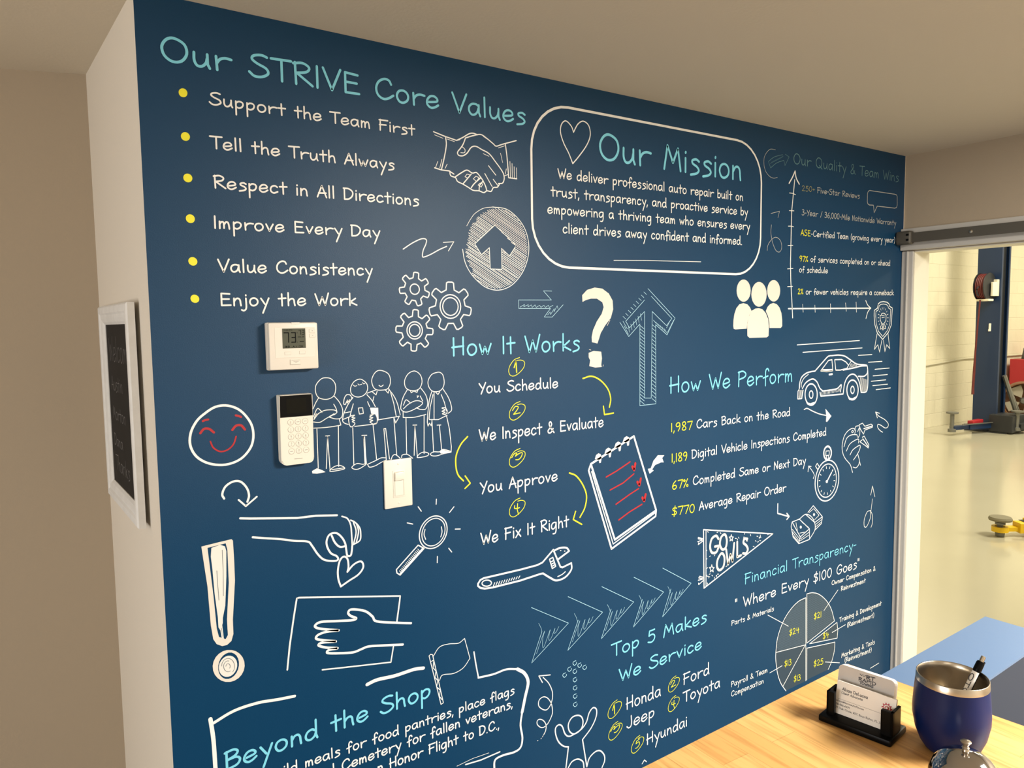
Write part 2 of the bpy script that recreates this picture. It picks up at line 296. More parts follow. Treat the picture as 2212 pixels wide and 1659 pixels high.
# ------------------------------------------------------------------ the mural
mural = thing('wall_mural', 'dark blue wall mural covered with white hand lettering and chalk-style doodles', 'mural', (XL, D, 0))
bm = B(); box(bm, 0, 0, 0, XR - XL, .001, CEIL - .0005); obj('blue_background', bm, MT['back'], mural)
ORD = list(MT)
MM = Matrix(((1, 0, 0, -XL), (0, 0, -1, 0), (0, 1, 0, H), (0, 0, 0, 1)))
# wall-plane coordinates in 0.1 mm: x along the wall, z relative to eye height
MURAL = [
 ('heading_lettering','large muted blue heading across the top left',[
  ('T','sky',54.8,['Our STRIVE Core Values', 2843, 5223, 11605, 5176, 451]),
 ]),
 ('body_lettering','white hand-lettered line of the bulleted list',[
  ('T','white',34.0,['Support the Team First', 3713, 4512, 8363, 4485, 239]),
 ]),
 ('body_lettering','white hand-lettered line of the bulleted list',[
  ('T','white',34.3,['Tell the Truth Always', 3702, 3643, 7810, 3624, 241]),
 ]),
 ('body_lettering','white hand-lettered line of the bulleted list',[
  ('T','white',34.6,['Respect in All Directions', 3725, 2848, 8431, 2844, 248]),
 ]),
 ('body_lettering','white hand-lettered line of the bulleted list',[
  ('T','white',34.8,['Improve Every Day', 3690, 2031, 7397, 2037, 244]),
 ]),
 ('body_lettering','white hand-lettered line of the bulleted list',[
  ('T','white',35.1,['Value Consistency', 3738, 1144, 7180, 1154, 252]),
 ]),
 ('body_lettering','white hand-lettered line of the bulleted list',[
  ('T','white',35.3,['Enjoy the Work', 3744, 446, 6770, 462, 258]),
 ]),
 ('bullet_dot','yellow round bullet',[
  ('F','yellow',9.1,"3315 4673 3310 4696 3298 4717 3282 4733 3261 4743 3238 4747 3215 4743 3193 4732 3174 4716 3160 4695 3152 4671 3151 4647 3156 4623 3167 4602 3183 4586 3204 4576 3227 4573 3250 4576 3272 4587 3291 4603 3305 4624 3313 4648"),
 ]),
 ('bullet_dot','yellow round bullet',[
  ('F','yellow',9.1,"3323 3821 3318 3844 3306 3865 3289 3881 3268 3892 3245 3896 3221 3893 3198 3883 3179 3867 3164 3847 3156 3824 3154 3799 3159 3776 3171 3755 3188 3739 3209 3728 3232 3724 3256 3727 3279 3737 3298 3752 3313 3773 3321 3796"),
 ]),
 ('bullet_dot','yellow round bullet',[
  ('F','yellow',9.2,"3332 3006 3327 3030 3315 3051 3298 3068 3276 3079 3252 3084 3228 3081 3205 3072 3186 3057 3172 3037 3163 3014 3161 2989 3166 2965 3178 2944 3195 2927 3216 2916 3240 2911 3264 2913 3287 2922 3307 2937 3321 2958 3330 2981"),
 ]),
 ('bullet_dot','yellow round bullet',[
  ('F','yellow',9.3,"3343 2198 3338 2223 3326 2244 3309 2262 3287 2274 3263 2279 3239 2278 3216 2269 3197 2254 3182 2235 3173 2211 3172 2187 3177 2163 3188 2141 3206 2123 3227 2111 3251 2105 3275 2107 3298 2115 3318 2130 3333 2150 3341 2173"),
 ]),
 ('bullet_dot','yellow round bullet',[
  ('F','yellow',9.3,"3353 1343 3348 1367 3336 1388 3318 1406 3297 1419 3273 1425 3248 1424 3225 1416 3206 1402 3191 1383 3182 1361 3180 1336 3186 1313 3197 1291 3214 1273 3236 1260 3260 1254 3284 1255 3308 1263 3327 1277 3342 1296 3351 1318"),
 ]),
 ('bullet_dot','yellow round bullet',[
  ('F','yellow',9.4,"3355 585 3350 609 3339 631 3322 649 3300 661 3277 668 3253 668 3231 661 3211 648 3197 630 3189 608 3187 584 3192 561 3203 539 3220 521 3241 508 3264 502 3288 502 3311 509 3330 522 3345 540 3353 562"),
 ]),
 ('heading_lettering','large muted blue heading inside the rounded frame',[
  ('T','sky',74.5,['Our Mission', 14090, 4567, 20269, 4562, 701]),
 ]),
 ('body_lettering','white line of the paragraph in the rounded frame',[
  ('T','white',33.9,['We deliver professional auto repair built on', 12631, 3903, 20327, 3909, 252]),
 ]),
 ('body_lettering','white line of the paragraph in the rounded frame',[
  ('T','white',33.8,['trust, transparency, and proactive service by', 12396, 3410, 20570, 3445, 252]),
 ]),
 ('body_lettering','white line of the paragraph in the rounded frame',[
  ('T','white',33.8,['empowering a thriving team who ensures every', 12275, 2941, 20686, 2983, 252]),
 ]),
 ('body_lettering','white line of the paragraph in the rounded frame',[
  ('T','white',34.4,['client drives away confident and informed.', 12788, 2447, 20295, 2483, 256]),
 ]),
 ('rounded_frame','white rounded rectangle around the mission text',[
  ('L','white',67.1,"20007 5816 20250 5792 20484 5721 20699 5606 20888 5451 21043 5262 21158 5047 21229 4813 21253 4570 21253 2759 21229 2516 21158 2282 21043 2067 20888 1878 20699 1723 20484 1608 20250 1537 20007 1513 13016 1513 12772 1537 12539 1608 12323 1723 12134 1878 11979 2067 11864 2282 11793 2516 11769 2759 11769 4570 11793 4813 11864 5047 11979 5262 12134 5451 12323 5606 12539 5721 12772 5792 13016 5816 20007 5816"),
 ]),
 ('underline_stroke','thin white line under the mission paragraph',[
  ('L','white',18.5,"14658 1769 15999 1814 18322 1857"),
 ]),
 ('heart_drawing','white outlined heart',[
  ('S','white',32.2,"13199 5184 13124 5333 12937 5452 12786 5345 12747 5125 12856 4851 13023 4610 13165 4341"),
  ('S','white',32.4,"13165 4341 13386 4564 13661 4890 13792 5172 13743 5431 13548 5528 13354 5422 13199 5184"),
 ]),
 ('heading_lettering','small shade-dimmed blue heading in the top right corner',[
  ('T','dimsky',31.0,['Our Quality & Team Wins', 22956, 5388, 29785, 5414, 345]),
 ]),
 ('yellow_lettering','small shade-dimmed yellow figure',[
  ('T','dimyellow',17.8,['250+', 23470, 4506, 24239, 4529, 183]),
 ]),
 ('body_lettering','small shade-dimmed white line of the axis list',[
  ('T','dim',22.4,['Five-Star Reviews', 24369, 4512, 27069, 4532, 195]),
 ]),
 ('body_lettering','small shade-dimmed white line of the axis list',[
  ('T','dim',23.5,['3-Year / 36,000-Mile Nationwide Warranty', 23495, 3671, 29671, 3691, 196]),
 ]),
 ('yellow_lettering','small yellow word',[
  ('T','yellow',24.9,['ASE', 23455, 2968, 24033, 2959, 201]),
 ]),
 ('body_lettering','small white line of the axis list',[
  ('T','white',23.9,['-Certified Team (growing every year)', 24061, 2955, 29639, 3005, 204]),
 ]),
 ('yellow_lettering','small yellow figure',[
  ('T','yellow',23.7,['97%', 23404, 2052, 23911, 2054, 194]),
 ]),
 ('body_lettering','small white line of the axis list',[
  ('T','white',25.4,['of services completed on or ahead', 24059, 2059, 29331, 2088, 197]),
 ]),
 ('body_lettering','small white line of the axis list',[
  ('T','white',25.1,['of schedule', 23402, 1672, 25127, 1684, 195]),
 ]),
 ('yellow_lettering','small yellow figure',[
  ('T','yellow',23.8,['2%', 23341, 898, 23665, 899, 196]),
 ]),
 ('body_lettering','small white line of the axis list',[
  ('T','white',25.5,['or fewer vehicles require a comeback', 23810, 897, 29652, 927, 197]),
 ]),
 ('heading_lettering','bright blue heading above the numbered steps',[
  ('T','sky',49.7,['How It Works', 9229, -788, 13382, -771, 440]),
 ]),
 ('body_lettering','white numbered step',[
  ('T','white',36.9,['You Schedule', 10007, -1784, 12597, -1783, 269]),
 ]),
 ('body_lettering','white numbered step',[
  ('T','white',37.3,['We Inspect & Evaluate', 9993, -3020, 14249, -3014, 301]),
 ]),
 ('body_lettering','white numbered step',[
  ('T','white',37.7,['You Approve', 9990, -4391, 12552, -4379, 292]),
 ]),
 ('body_lettering','white numbered step',[
  ('T','white',38.1,['We Fix It Right', 9990, -5748, 12935, -5739, 308]),
 ]),
 ('heading_lettering','bright blue heading left of the car drawing',[
  ('T','sky',52.0,['How We Perform', 16920, -2219, 23161, -2187, 489]),
 ]),
 ('yellow_lettering','yellow figure before a white line',[
  ('T','yellow',31.3,['1,987', 16993, -3430, 17974, -3432, 262]),
 ]),
 ('body_lettering','white line of the performance list',[
  ('T','white',34.7,['Cars Back on the Road', 18156, -3429, 23037, -3406, 269]),
 ]),
 ('yellow_lettering','yellow figure before a white line',[
  ('T','yellow',31.5,['1,189', 17027, -4393, 17761, -4403, 264]),
 ]),
 ('body_lettering','white line of the performance list',[
  ('T','white',34.8,['Digital Vehicle Inspections Completed', 17940, -4379, 25242, -4325, 270]),
 ]),
 ('yellow_lettering','yellow figure before a white line',[
  ('T','yellow',31.7,['67%', 17057, -5260, 17819, -5270, 266]),
 ]),
 ('body_lettering','white line of the performance list',[
  ('T','white',35.0,['Completed Same or Next Day', 18005, -5250, 24005, -5258, 272]),
 ]),
 ('yellow_lettering','yellow figure before a white line',[
  ('T','yellow',31.9,['$770', 17062, -6096, 18120, -6145, 267]),
 ]),
 ('body_lettering','white line of the performance list',[
  ('T','white',35.5,['Average Repair Order', 18309, -6121, 22859, -6114, 275]),
 ]),
 ('heading_lettering','bright blue heading above the pie chart',[
  ('T','sky',36.7,['Financial Transparency-', 20620, -9067, 27416, -9064, 362]),
 ]),
 ('body_lettering','white quotation above the pie chart',[
  ('T','white',42.2,['" Where Every $100 Goes"', 20129, -9855, 27677, -9857, 351]),
 ]),
 ('body_lettering','small white caption beside the pie chart',[
  ('T','white',25.4,['Owner Compensation &', 25800, -10210, 28853, -10226, 175]),
 ]),
 ('body_lettering','small white caption beside the pie chart',[
  ('T','white',25.7,['Reinvestment', 26424, -10569, 28148, -10580, 178]),
 ]),
 ('body_lettering','small white caption beside the pie chart',[
  ('T','white',22.5,['Parts & Materials', 19970, -10376, 22271, -10380, 163]),
 ]),
 ('body_lettering','small white caption beside the pie chart',[
  ('T','white',25.9,['Training & Development', 26363, -11813, 29374, -11807, 179]),
 ]),
 ('body_lettering','small white caption beside the pie chart',[
  ('T','white',26.2,['(Reinvestment)', 26915, -12151, 28843, -12187, 181]),
 ]),
 ('body_lettering','small white caption beside the pie chart',[
  ('T','white',26.2,['Marketing & Tools', 26561, -13301, 28942, -13339, 181]),
 ]),
 ('body_lettering','small white caption beside the pie chart',[
  ('T','white',26.4,['(Reinvestment)', 26799, -13559, 28722, -13626, 182]),
 ]),
 ('body_lettering','small white caption beside the pie chart',[
  ('T','white',22.8,['Payroll & Team', 19983, -12555, 21966, -12577, 182]),
 ]),
 ('body_lettering','small white caption beside the pie chart',[
  ('T','white',22.9,['Compensation', 19989, -12904, 21762, -12926, 183]),
 ]),
 ('yellow_lettering','small yellow amount in a pie slice',[
  ('T','yellow',22.8,['$24', 23192, -11545, 23797, -11576, 220]),
 ]),
 ('yellow_lettering','small yellow amount in a pie slice',[
  ('T','yellow',23.4,['$21', 24691, -11292, 25178, -11312, 227]),
 ]),
 ('yellow_lettering','small yellow amount in a pie slice',[
  ('T','yellow',23.8,['$4', 25299, -12213, 25683, -12252, 231]),
 ]),
 ('yellow_lettering','small yellow amount in a pie slice',[
  ('T','yellow',22.8,['$13', 22935, -12653, 23359, -12691, 221]),
 ]),
 ('yellow_lettering','small yellow amount in a pie slice',[
  ('T','yellow',23.7,['$25', 24737, -13155, 25360, -13218, 230]),
 ]),
 ('yellow_lettering','small yellow amount in a pie slice',[
  ('T','yellow',23.2,['$13', 23513, -13394, 23937, -13443, 225]),
 ]),
 ('heading_lettering','bright blue heading, upper of two lines under the chevrons',[
  ('T','sky',48.1,['Top 5 Makes', 14523, -10007, 18738, -9926, 387]),
 ]),
 ('heading_lettering','bright blue heading, lower of two lines under the chevrons',[
  ('T','sky',48.8,['We Service', 14810, -10862, 18507, -10782, 385]),
 ]),
 ('body_lettering','white car make name in the numbered list',[
  ('T','white',39.3,['Honda', 15106, -11836, 16614, -11835, 369]),
 ]),
 ('body_lettering','white car make name in the numbered list',[
  ('T','white',41.7,['Ford', 17604, -11782, 18893, -11759, 360]),
 ]),
 ('body_lettering','white car make name in the numbered list',[
  ('T','white',41.9,['Toyota', 17619, -12383, 19429, -12375, 346]),
 ]),
 ('body_lettering','white car make name in the numbered list',[
  ('T','white',39.5,['Jeep', 15128, -12450, 16346, -12439, 356]),
 ]),
 ('body_lettering','white car make name in the numbered list',[
  ('T','white',40.5,['Hyundai', 15968, -13257, 17830, -13228, 342]),
 ]),
 ('heading_lettering','bright blue heading in the open frame at the bottom left',[
  ('T','sky',53.2,['Beyond the Shop', 3416, -9531, 8460, -9397, 392]),
 ]),
 ('body_lettering','white slanted line in the open frame',[
  ('T','white',32.5,['ild meals for food pantries, place flags', 4669, -10096, 11001, -10084, 227]),
 ]),
 ('body_lettering','white slanted line in the open frame',[
  ('T','white',33.9,['l Cemetery for fallen veterans,', 5809, -10492, 10931, -10448, 236]),
 ]),
 ('body_lettering','white slanted line in the open frame',[
  ('T','white',35.2,['n Honor Flight to D.C.,', 6934, -10869, 10484, -10907, 246]),
 ]),
 ('circled_number','yellow hand-drawn circled number',[
  ('S','yellow',18.4,"11310 -907 11133 -964 10992 -1117 10955 -1259 11005 -1362 11127 -1388 11304 -1304 11447 -1165 11467 -1035 11361 -979 11231 -982"),
  ('L','yellow',34.4,"11130 -1166 11192 -995 11209 -1299"),
 ]),
 ('circled_number','yellow hand-drawn circled number',[
  ('S','yellow',18.6,"11309 -2081 11133 -2138 10991 -2291 10954 -2433 11004 -2536 11126 -2562 11303 -2478 11447 -2339 11466 -2209 11361 -2153 11230 -2156"),
  ('S','yellow',24.8,"11060 -2302 11149 -2205 11247 -2224 11200 -2308 11094 -2405"),
  ('L','yellow',24.8,"11094 -2410 11304 -2385"),
 ]),
 ('circled_number','yellow hand-drawn circled number',[
  ('S','yellow',18.8,"11290 -3345 11113 -3401 10972 -3554 10935 -3696 10985 -3799 11107 -3825 11284 -3741 11427 -3603 11447 -3472 11341 -3416 11211 -3420"),
  ('S','yellow',25.0,"11013 -3564 11095 -3473 11182 -3456 11129 -3540"),
  ('S','yellow',25.0,"11129 -3540 11270 -3474 11358 -3478 11321 -3578 11232 -3640 11145 -3636"),
 ]),
 ('circled_number','yellow hand-drawn circled number',[
  ('S','yellow',19.0,"11269 -4693 11092 -4750 10951 -4903 10914 -5045 10964 -5148 11086 -5174 11263 -5090 11407 -4951 11426 -4821 11321 -4765 11190 -4768"),
  ('S','yellow',25.3,"11091 -4874 11082 -4946 11159 -4964 11247 -4953"),
  ('L','yellow',25.3,"11186 -4835 11169 -4993 11209 -5134"),
 ]),
 ('circled_number','yellow hand-drawn circled number',[
  ('S','yellow',17.5,"14760 -11413 14573 -11474 14423 -11635 14384 -11786 14437 -11895 14566 -11923 14754 -11834 14906 -11687 14927 -11549 14815 -11489 14677 -11493"),
  ('L','yellow',30.6,"14570 -11687 14636 -11507 14653 -11829"),
 ]),
 ('circled_number','yellow hand-drawn circled number',[
  ('S','yellow',17.6,"14784 -12101 14598 -12161 14448 -12323 14408 -12474 14462 -12583 14591 -12611 14778 -12522 14931 -12375 14951 -12237 14839 -12177 14701 -12181"),
  ('S','yellow',22.0,"14491 -12334 14578 -12237 14671 -12219 14614 -12309"),
  ('S','yellow',22.0,"14614 -12309 14764 -12238 14857 -12242 14818 -12348 14724 -12415 14631 -12411"),
 ]),
 ('circled_number','yellow hand-drawn circled number',[
  ('S','yellow',18.1,"15700 -12851 15518 -12909 15372 -13066 15334 -13213 15386 -13319 15511 -13346 15694 -13259 15842 -13117 15862 -12983 15753 -12924 15619 -12928"),
  ('L','yellow',22.6,"15698 -12961 15553 -13000 15534 -13073"),
  ('S','yellow',22.6,"15534 -13073 15661 -13049 15677 -13139 15586 -13210 15513 -13215"),
 ]),
 ('circled_number','yellow hand-drawn circled number',[
  ('S','yellow',17.0,"17291 -11385 17118 -11441 16979 -11590 16943 -11730 16992 -11831 17112 -11856 17285 -11774 17426 -11638 17445 -11511 17342 -11455 17214 -11459"),
  ('S','yellow',21.7,"17047 -11602 17134 -11507 17230 -11525 17184 -11608 17080 -11702"),
  ('L','yellow',21.7,"17080 -11708 17286 -11683"),
 ]),
 ('circled_number','yellow hand-drawn circled number',[
  ('S','yellow',17.1,"17290 -12040 17117 -12096 16978 -12245 16942 -12385 16992 -12486 17111 -12511 17284 -12429 17425 -12293 17444 -12166 17341 -12110 17213 -12114"),
  ('S','yellow',21.8,"17115 -12217 17107 -12288 17182 -12305 17269 -12295"),
  ('L','yellow',21.8,"17209 -12179 17192 -12334 17232 -12472"),
 ]),
 ('curved_arrow','yellow curved arrow from the first step',[
  ('S','yellow',42.0,"13483 -1578 13796 -1533 14122 -1659 14412 -1928 14524 -2221 14473 -2473"),
  ('L','yellow',40.4,"14243 -2424 14284 -2675 14633 -2654"),
 ]),
 ('curved_arrow','yellow curved arrow left of the steps',[
  ('S','yellow',38.1,"9660 -2867 9457 -3048 9317 -3312 9301 -3590 9360 -3821 9516 -3996"),
  ('L','yellow',35.9,"9567 -3875 9716 -4084 9554 -4199"),
 ]),
 ('curved_arrow','yellow curved arrow to the last step',[
  ('S','yellow',42.3,"12972 -4225 13215 -4340 13453 -4623 13592 -4959 13529 -5299 13345 -5556"),
  ('L','yellow',40.2,"13187 -5357 13098 -5580 13412 -5774"),
 ]),
 ('handshake_drawing','white line drawing of a handshake',[
  ('L','white',28.5,"8862 4635 9177 4564 9500 4509 9590 4541"),
  ('S','white',29.1,"9500 4509 9681 4603 9864 4715 9986 4743 10109 4721"),
  ('S','white',29.3,"9756 4599 9955 4675 10202 4740 10387 4666 10574 4559 10668 4510 10862 4581 11288 4725"),
  ('S','white',28.8,"9192 4554 9208 4368 9152 4087 9057 3751"),
  ('L','white',28.7,"8870 3782 9057 3751 9276 3749 9407 3686"),
  ('S','white',29.3,"9756 4599 9692 4452 9615 4341 9523 4230 9551 4157 9671 4158 9793 4235 9918 4390 10057 4432 10225 4375 10443 4297 10629 4122 10850 3882 10896 3728 10845 3604 10716 3579"),
  ('S','white',18.0,"9661 4372 9735 4317 9718 4239 9613 4227"),
  ('S','white',30.3,"10943 4609 10987 4319 11014 4031 11033 3755"),
  ('L','white',30.6,"11033 3755 11289 3753"),
  ('L','white',16.4,"11082 4171 11092 3774"),
  ('L','white',16.5,"11147 4125 11148 3779"),
  ('L','white',16.5,"11211 4052 11213 3772"),
  ('L','white',16.6,"11284 4033 11289 3766"),
  ('L','white',15.5,"8960 3941 8899 3797"),
  ('L','white',15.5,"9077 4003 9014 3797"),
  ('L','white',15.6,"9220 3906 9160 3799"),
  ('L','white',16.4,"10880 3780 11011 3832"),
  ('L','white',16.4,"10965 3973 10930 3837"),
  ('S','white',29.1,"9290 3737 9317 3639 9450 3602 9507 3518 9656 3468 9806 3405 9958 3341 10128 3343 10267 3311 10362 3364 10489 3362 10560 3460 10682 3484 10748 3569"),
  ('S','white',29.2,"9450 3627 9632 3747 9785 3821 9936 3764 10059 3789 10181 3685 10242 3613 10318 3490 10362 3364"),
  ('S','white',29.4,"9656 3468 9749 3567 9905 3735"),
  ('S','white',29.7,"9898 3400 9992 3512 10181 3672"),
  ('S','white',29.9,"10128 3343 10146 3475 10257 3602"),
  ('L','white',17.0,"9721 3653 9783 3723 9889 3708 9811 3624 9721 3653"),
  ('L','white',17.1,"9964 3625 10042 3698 10134 3668 10055 3570 9964 3625"),
  ('L','white',17.2,"10099 3483 10163 3541 10240 3522 10192 3440 10099 3483"),
  ('L','white',23.1,"10421 3995 10639 3782"),
  ('L','white',23.0,"10308 3788 10522 3483"),
  ('L','white',23.2,"10558 3669 10699 3525"),
  ('L','white',13.2,"8889 4565 9118 4512"),
  ('L','white',13.3,"9234 4509 9439 4472"),
  ('L','white',13.9,"10731 4474 10926 4549"),
  ('L','white',14.0,"10793 4350 10854 4120"),
  ('L','white',13.7,"10278 4704 10480 4612"),
  ('L','white',13.8,"10270 4277 10442 4231"),
 ]),
 ('hatched_circle_drawing','white hatched circle with an upward arrow left blank',[
  ('S','white',21.0,"10532 2972 10944 2950 11284 2760 11521 2493 11638 2172 11642 1843 11534 1509 11340 1219 11043 973 10674 863 10316 918 10017 1103 9799 1329 9670 1575 9615 1863"),
  ('S','white',13.7,"9749 2449 9863 2622 10002 2777 10253 2920 10532 2972"),
  ('L','white',18.8,"10588 2518 9974 2015 10168 1750 10411 1940 10427 1399 10787 1399 10784 1936 11029 1753 11218 1999"),
  ('L','white',14.1,"10588 2518 10727 2414 10932 2265 11219 2053"),
  ('L','white',15.4,"10916 2918 11069 2845 11219 2780"),
  ('L','white',16.5,"10807 2937 11068 2811 11335 2675"),
  ('L','white',19.9,"10704 2941 11056 2762 11412 2587"),
  ('L','white',14.4,"10610 2933 11031 2722 11462 2513"),
  ('L','white',12.4,"10532 2923 11003 2689 11488 2452"),
  ('L','white',15.8,"10484 2906 10995 2645 11528 2387"),
  ('L','white',14.3,"10423 2895 10980 2614 11552 2325"),
  ('L','white',16.1,"10371 2873 10951 2581 11554 2282"),
  ('L','white',14.3,"10371 2829 10960 2541 11568 2230"),
  ('L','white',14.0,"10300 2826 10930 2511 11586 2183"),
  ('L','white',13.3,"10234 2809 10900 2478 11596 2126"),
  ('L','white',14.7,"10231 2761 10899 2428 11592 2076"),
  ('L','white',12.4,"10161 2760 10865 2403 11605 2022"),
  ('L','white',13.6,"10150 2723 10359 2621 10572 2509"),
  ('L','white',15.8,"10647 2471 11118 2226 11608 1980"),
  ('L','white',17.9,"10092 2694 10310 2591 10525 2474"),
  ('L','white',14.4,"10798 2347 11199 2138 11606 1931"),
  ('L','white',16.9,"10057 2671 10274 2564 10489 2451"),
  ('L','white',13.6,"10971 2203 11278 2054 11592 1892"),
  ('L','white',14.4,"10032 2638 10244 2535 10463 2418"),
  ('L','white',13.5,"11093 2105 11344 1980 11596 1850"),
  ('L','white',20.0,"10045 2591 10234 2496 10426 2393"),
  ('L','white',12.5,"11221 1990 11399 1906 11584 1813"),
  ('L','white',11.9,"10025 2564 10207 2471 10391 2371"),
  ('L','white',21.0,"11192 1954 11381 1856 11577 1758"),
  ('L','white',20.1,"9988 2539 10176 2444 10368 2342"),
  ('L','white',15.7,"11166 1923 11360 1821 11561 1716"),
  ('L','white',18.7,"9928 2528 10129 2430 10332 2319"),
  ('L','white',14.3,"11145 1897 11346 1794 11552 1682"),
  ('L','white',12.7,"9905 2498 10103 2389 10308 2289"),
  ('L','white',17.1,"11118 1864 11336 1752 11552 1637"),
  ('L','white',18.3,"9902 2452 10086 2357 10269 2262"),
  ('L','white',12.8,"11090 1831 11311 1710 11538 1597"),
  ('L','white',14.4,"9861 2421 10044 2324 10229 2234"),
  ('L','white',17.7,"11078 1793 11296 1680 11513 1566"),
  ('L','white',13.8,"9860 2376 10027 2287 10192 2209"),
  ('L','white',12.5,"10787 1886 10874 1839 10957 1803"),
  ('L','white',18.0,"11051 1760 11271 1638 11498 1526"),
  ('L','white',17.2,"9821 2349 9990 2266 10165 2175"),
  ('L','white',17.5,"10790 1846 11134 1665 11484 1486"),
  ('L','white',11.5,"9858 2288 9995 2226 10129 2151"),
  ('L','white',19.7,"10786 1795 11116 1622 11457 1453"),
  ('L','white',16.2,"9799 2278 9945 2204 10088 2123"),
  ('L','white',17.9,"10797 1742 11115 1573 11442 1412"),
  ('L','white',16.0,"9804 2219 9932 2162 10065 2093"),
  ('L','white',17.2,"10797 1697 11103 1535 11415 1380"),
  ('L','white',14.6,"9821 2177 9922 2118 10020 2059"),
  ('L','white',12.0,"10798 1653 11095 1489 11394 1331"),
  ('L','white',14.8,"9784 2151 9887 2098 9989 2041"),
  ('L','white',13.8,"10324 1869 10366 1838 10408 1819"),
  ('L','white',12.7,"10790 1621 11075 1462 11370 1303"),
  ('L','white',15.2,"9767 2108 9873 2053 9977 2004"),
  ('L','white',12.3,"10296 1835 10354 1809 10408 1774"),
  ('L','white',14.6,"10788 1574 11066 1426 11345 1272"),
  ('L','white',19.0,"9792 2052 9911 1993 10035 1925"),
  ('L','white',16.0,"10253 1803 10333 1759 10415 1717"),
  ('L','white',20.0,"10792 1512 11053 1382 11315 1237"),
  ('L','white',15.7,"9759 2032 9927 1940 10094 1846"),
  ('L','white',12.3,"10222 1786 10316 1724 10414 1671"),
  ('L','white',15.1,"10795 1470 11041 1332 11288 1204"),
  ('L','white',16.7,"9739 1986 9943 1871 10152 1765"),
  ('L','white',15.7,"10177 1752 10300 1695 10419 1634"),
  ('L','white',19.7,"10799 1430 11026 1308 11254 1186"),
  ('L','white',18.2,"9779 1928 10093 1756 10416 1585"),
  ('L','white',13.1,"10754 1397 10983 1277 11221 1146"),
  ('L','white',19.3,"9773 1878 10092 1711 10418 1543"),
  ('L','white',15.0,"10663 1398 10921 1267 11182 1122"),
  ('L','white',13.0,"9705 1879 10061 1686 10424 1484"),
  ('L','white',14.5,"10605 1395 10878 1253 11161 1097"),
  ('L','white',18.4,"9712 1823 10061 1634 10416 1452"),
  ('L','white',13.2,"10513 1393 10810 1229 11112 1061"),
  ('L','white',18.1,"9704 1791 10379 1431 11079 1045"),
  ('L','white',17.9,"9739 1726 10375 1375 11037 1017"),
  ('L','white',15.0,"9717 1699 10346 1349 11001 996"),
  ('L','white',13.5,"9792 1599 10358 1292 10947 977"),
  ('L','white',15.0,"9748 1587 10307 1271 10888 951"),
  ('L','white',11.7,"9809 1511 10312 1226 10836 933"),
  ('L','white',14.7,"9808 1466 10286 1199 10773 926"),
  ('L','white',20.1,"9905 1370 10312 1139 10725 912"),
  ('L','white',12.4,"9905 1326 10271 1123 10647 908"),
  ('L','white',18.4,"9885 1279 10222 1097 10569 903"),
  ('L','white',13.0,"9916 1230 10190 1071 10467 914"),
  ('L','white',14.0,"10042 1102 10199 1024 10357 936"),
 ]),
 ('gear_drawing','white outlined gear',[
  ('L','white',31.0,"8219 1125 8241 1246 8274 1258 8346 1249 8374 1228 8365 1106 8447 1052 8556 1110 8585 1092 8623 1030 8625 995 8524 926 8533 828 8645 779 8650 745 8625 677 8599 654 8482 690 8411 621 8443 503 8419 478 8350 455 8316 461 8271 575 8173 588 8101 489 8066 492 8005 532 7988 563 8050 669 7999 753 7876 748 7857 777 7850 850 7864 882 7985 900 8019 992 7939 1085 7950 1118 8002 1168 8035 1178 8125 1094 8219 1125"),
  ('L','white',27.9,"8257 976 8289 972 8319 959 8345 939 8365 914 8377 884 8382 852 8377 819 8365 789 8345 764 8319 744 8289 732 8257 727 8225 732 8195 744 8169 764 8150 789 8137 819 8133 852 8137 884 8150 914 8169 939 8195 959 8225 972 8257 976"),
 ]),
 ('gear_drawing','white outlined gear',[
  ('L','white',32.1,"9122 847 9135 1018 9180 1042 9289 1042 9335 1018 9348 847 9485 781 9626 878 9674 857 9742 772 9751 721 9625 605 9659 457 9823 406 9836 356 9812 250 9778 211 9609 237 9514 118 9577 -42 9546 -83 9448 -131 9397 -128 9311 20 9159 20 9073 -128 9022 -131 8924 -83 8893 -42 8955 118 8861 237 8691 211 8658 250 8633 356 8647 406 8811 457 8844 605 8719 721 8728 772 8796 857 8843 878 8985 781 9122 847"),
  ('L','white',28.9,"9235 732 9311 722 9382 693 9443 646 9490 585 9519 514 9529 438 9519 362 9490 291 9443 230 9382 183 9311 154 9235 144 9159 154 9088 183 9027 230 8980 291 8951 362 8941 438 8951 514 8980 585 9027 646 9088 693 9159 722 9235 732"),
  ('L','white',28.9,"9235 657 9292 650 9345 628 9390 593 9425 548 9447 495 9455 438 9447 381 9425 328 9390 282 9345 248 9292 226 9235 218 9178 226 9125 248 9080 282 9045 328 9023 381 9015 438 9023 495 9045 548 9080 593 9125 628 9178 650 9235 657"),
 ]),
 ('gear_drawing','white outlined gear',[
  ('L','white',31.3,"8177 205 8197 346 8232 363 8310 356 8341 335 8339 192 8436 143 8550 228 8586 216 8636 156 8643 118 8541 19 8574 -84 8715 -104 8732 -139 8725 -217 8704 -248 8561 -246 8512 -342 8597 -457 8585 -492 8525 -543 8487 -550 8388 -448 8285 -481 8265 -622 8230 -639 8152 -632 8121 -611 8123 -468 8027 -419 7912 -504 7877 -491 7826 -432 7819 -394 7921 -295 7888 -192 7747 -172 7730 -137 7737 -59 7758 -28 7901 -30 7950 67 7865 181 7878 217 7937 267 7975 274 8074 172 8177 205"),
  ('L','white',28.1,"8231 70 8285 63 8335 42 8378 9 8411 -34 8432 -84 8439 -138 8432 -192 8411 -242 8378 -285 8335 -318 8285 -339 8231 -346 8177 -339 8127 -318 8084 -285 8051 -242 8030 -192 8023 -138 8030 -84 8051 -34 8084 9 8127 42 8177 63 8231 70"),
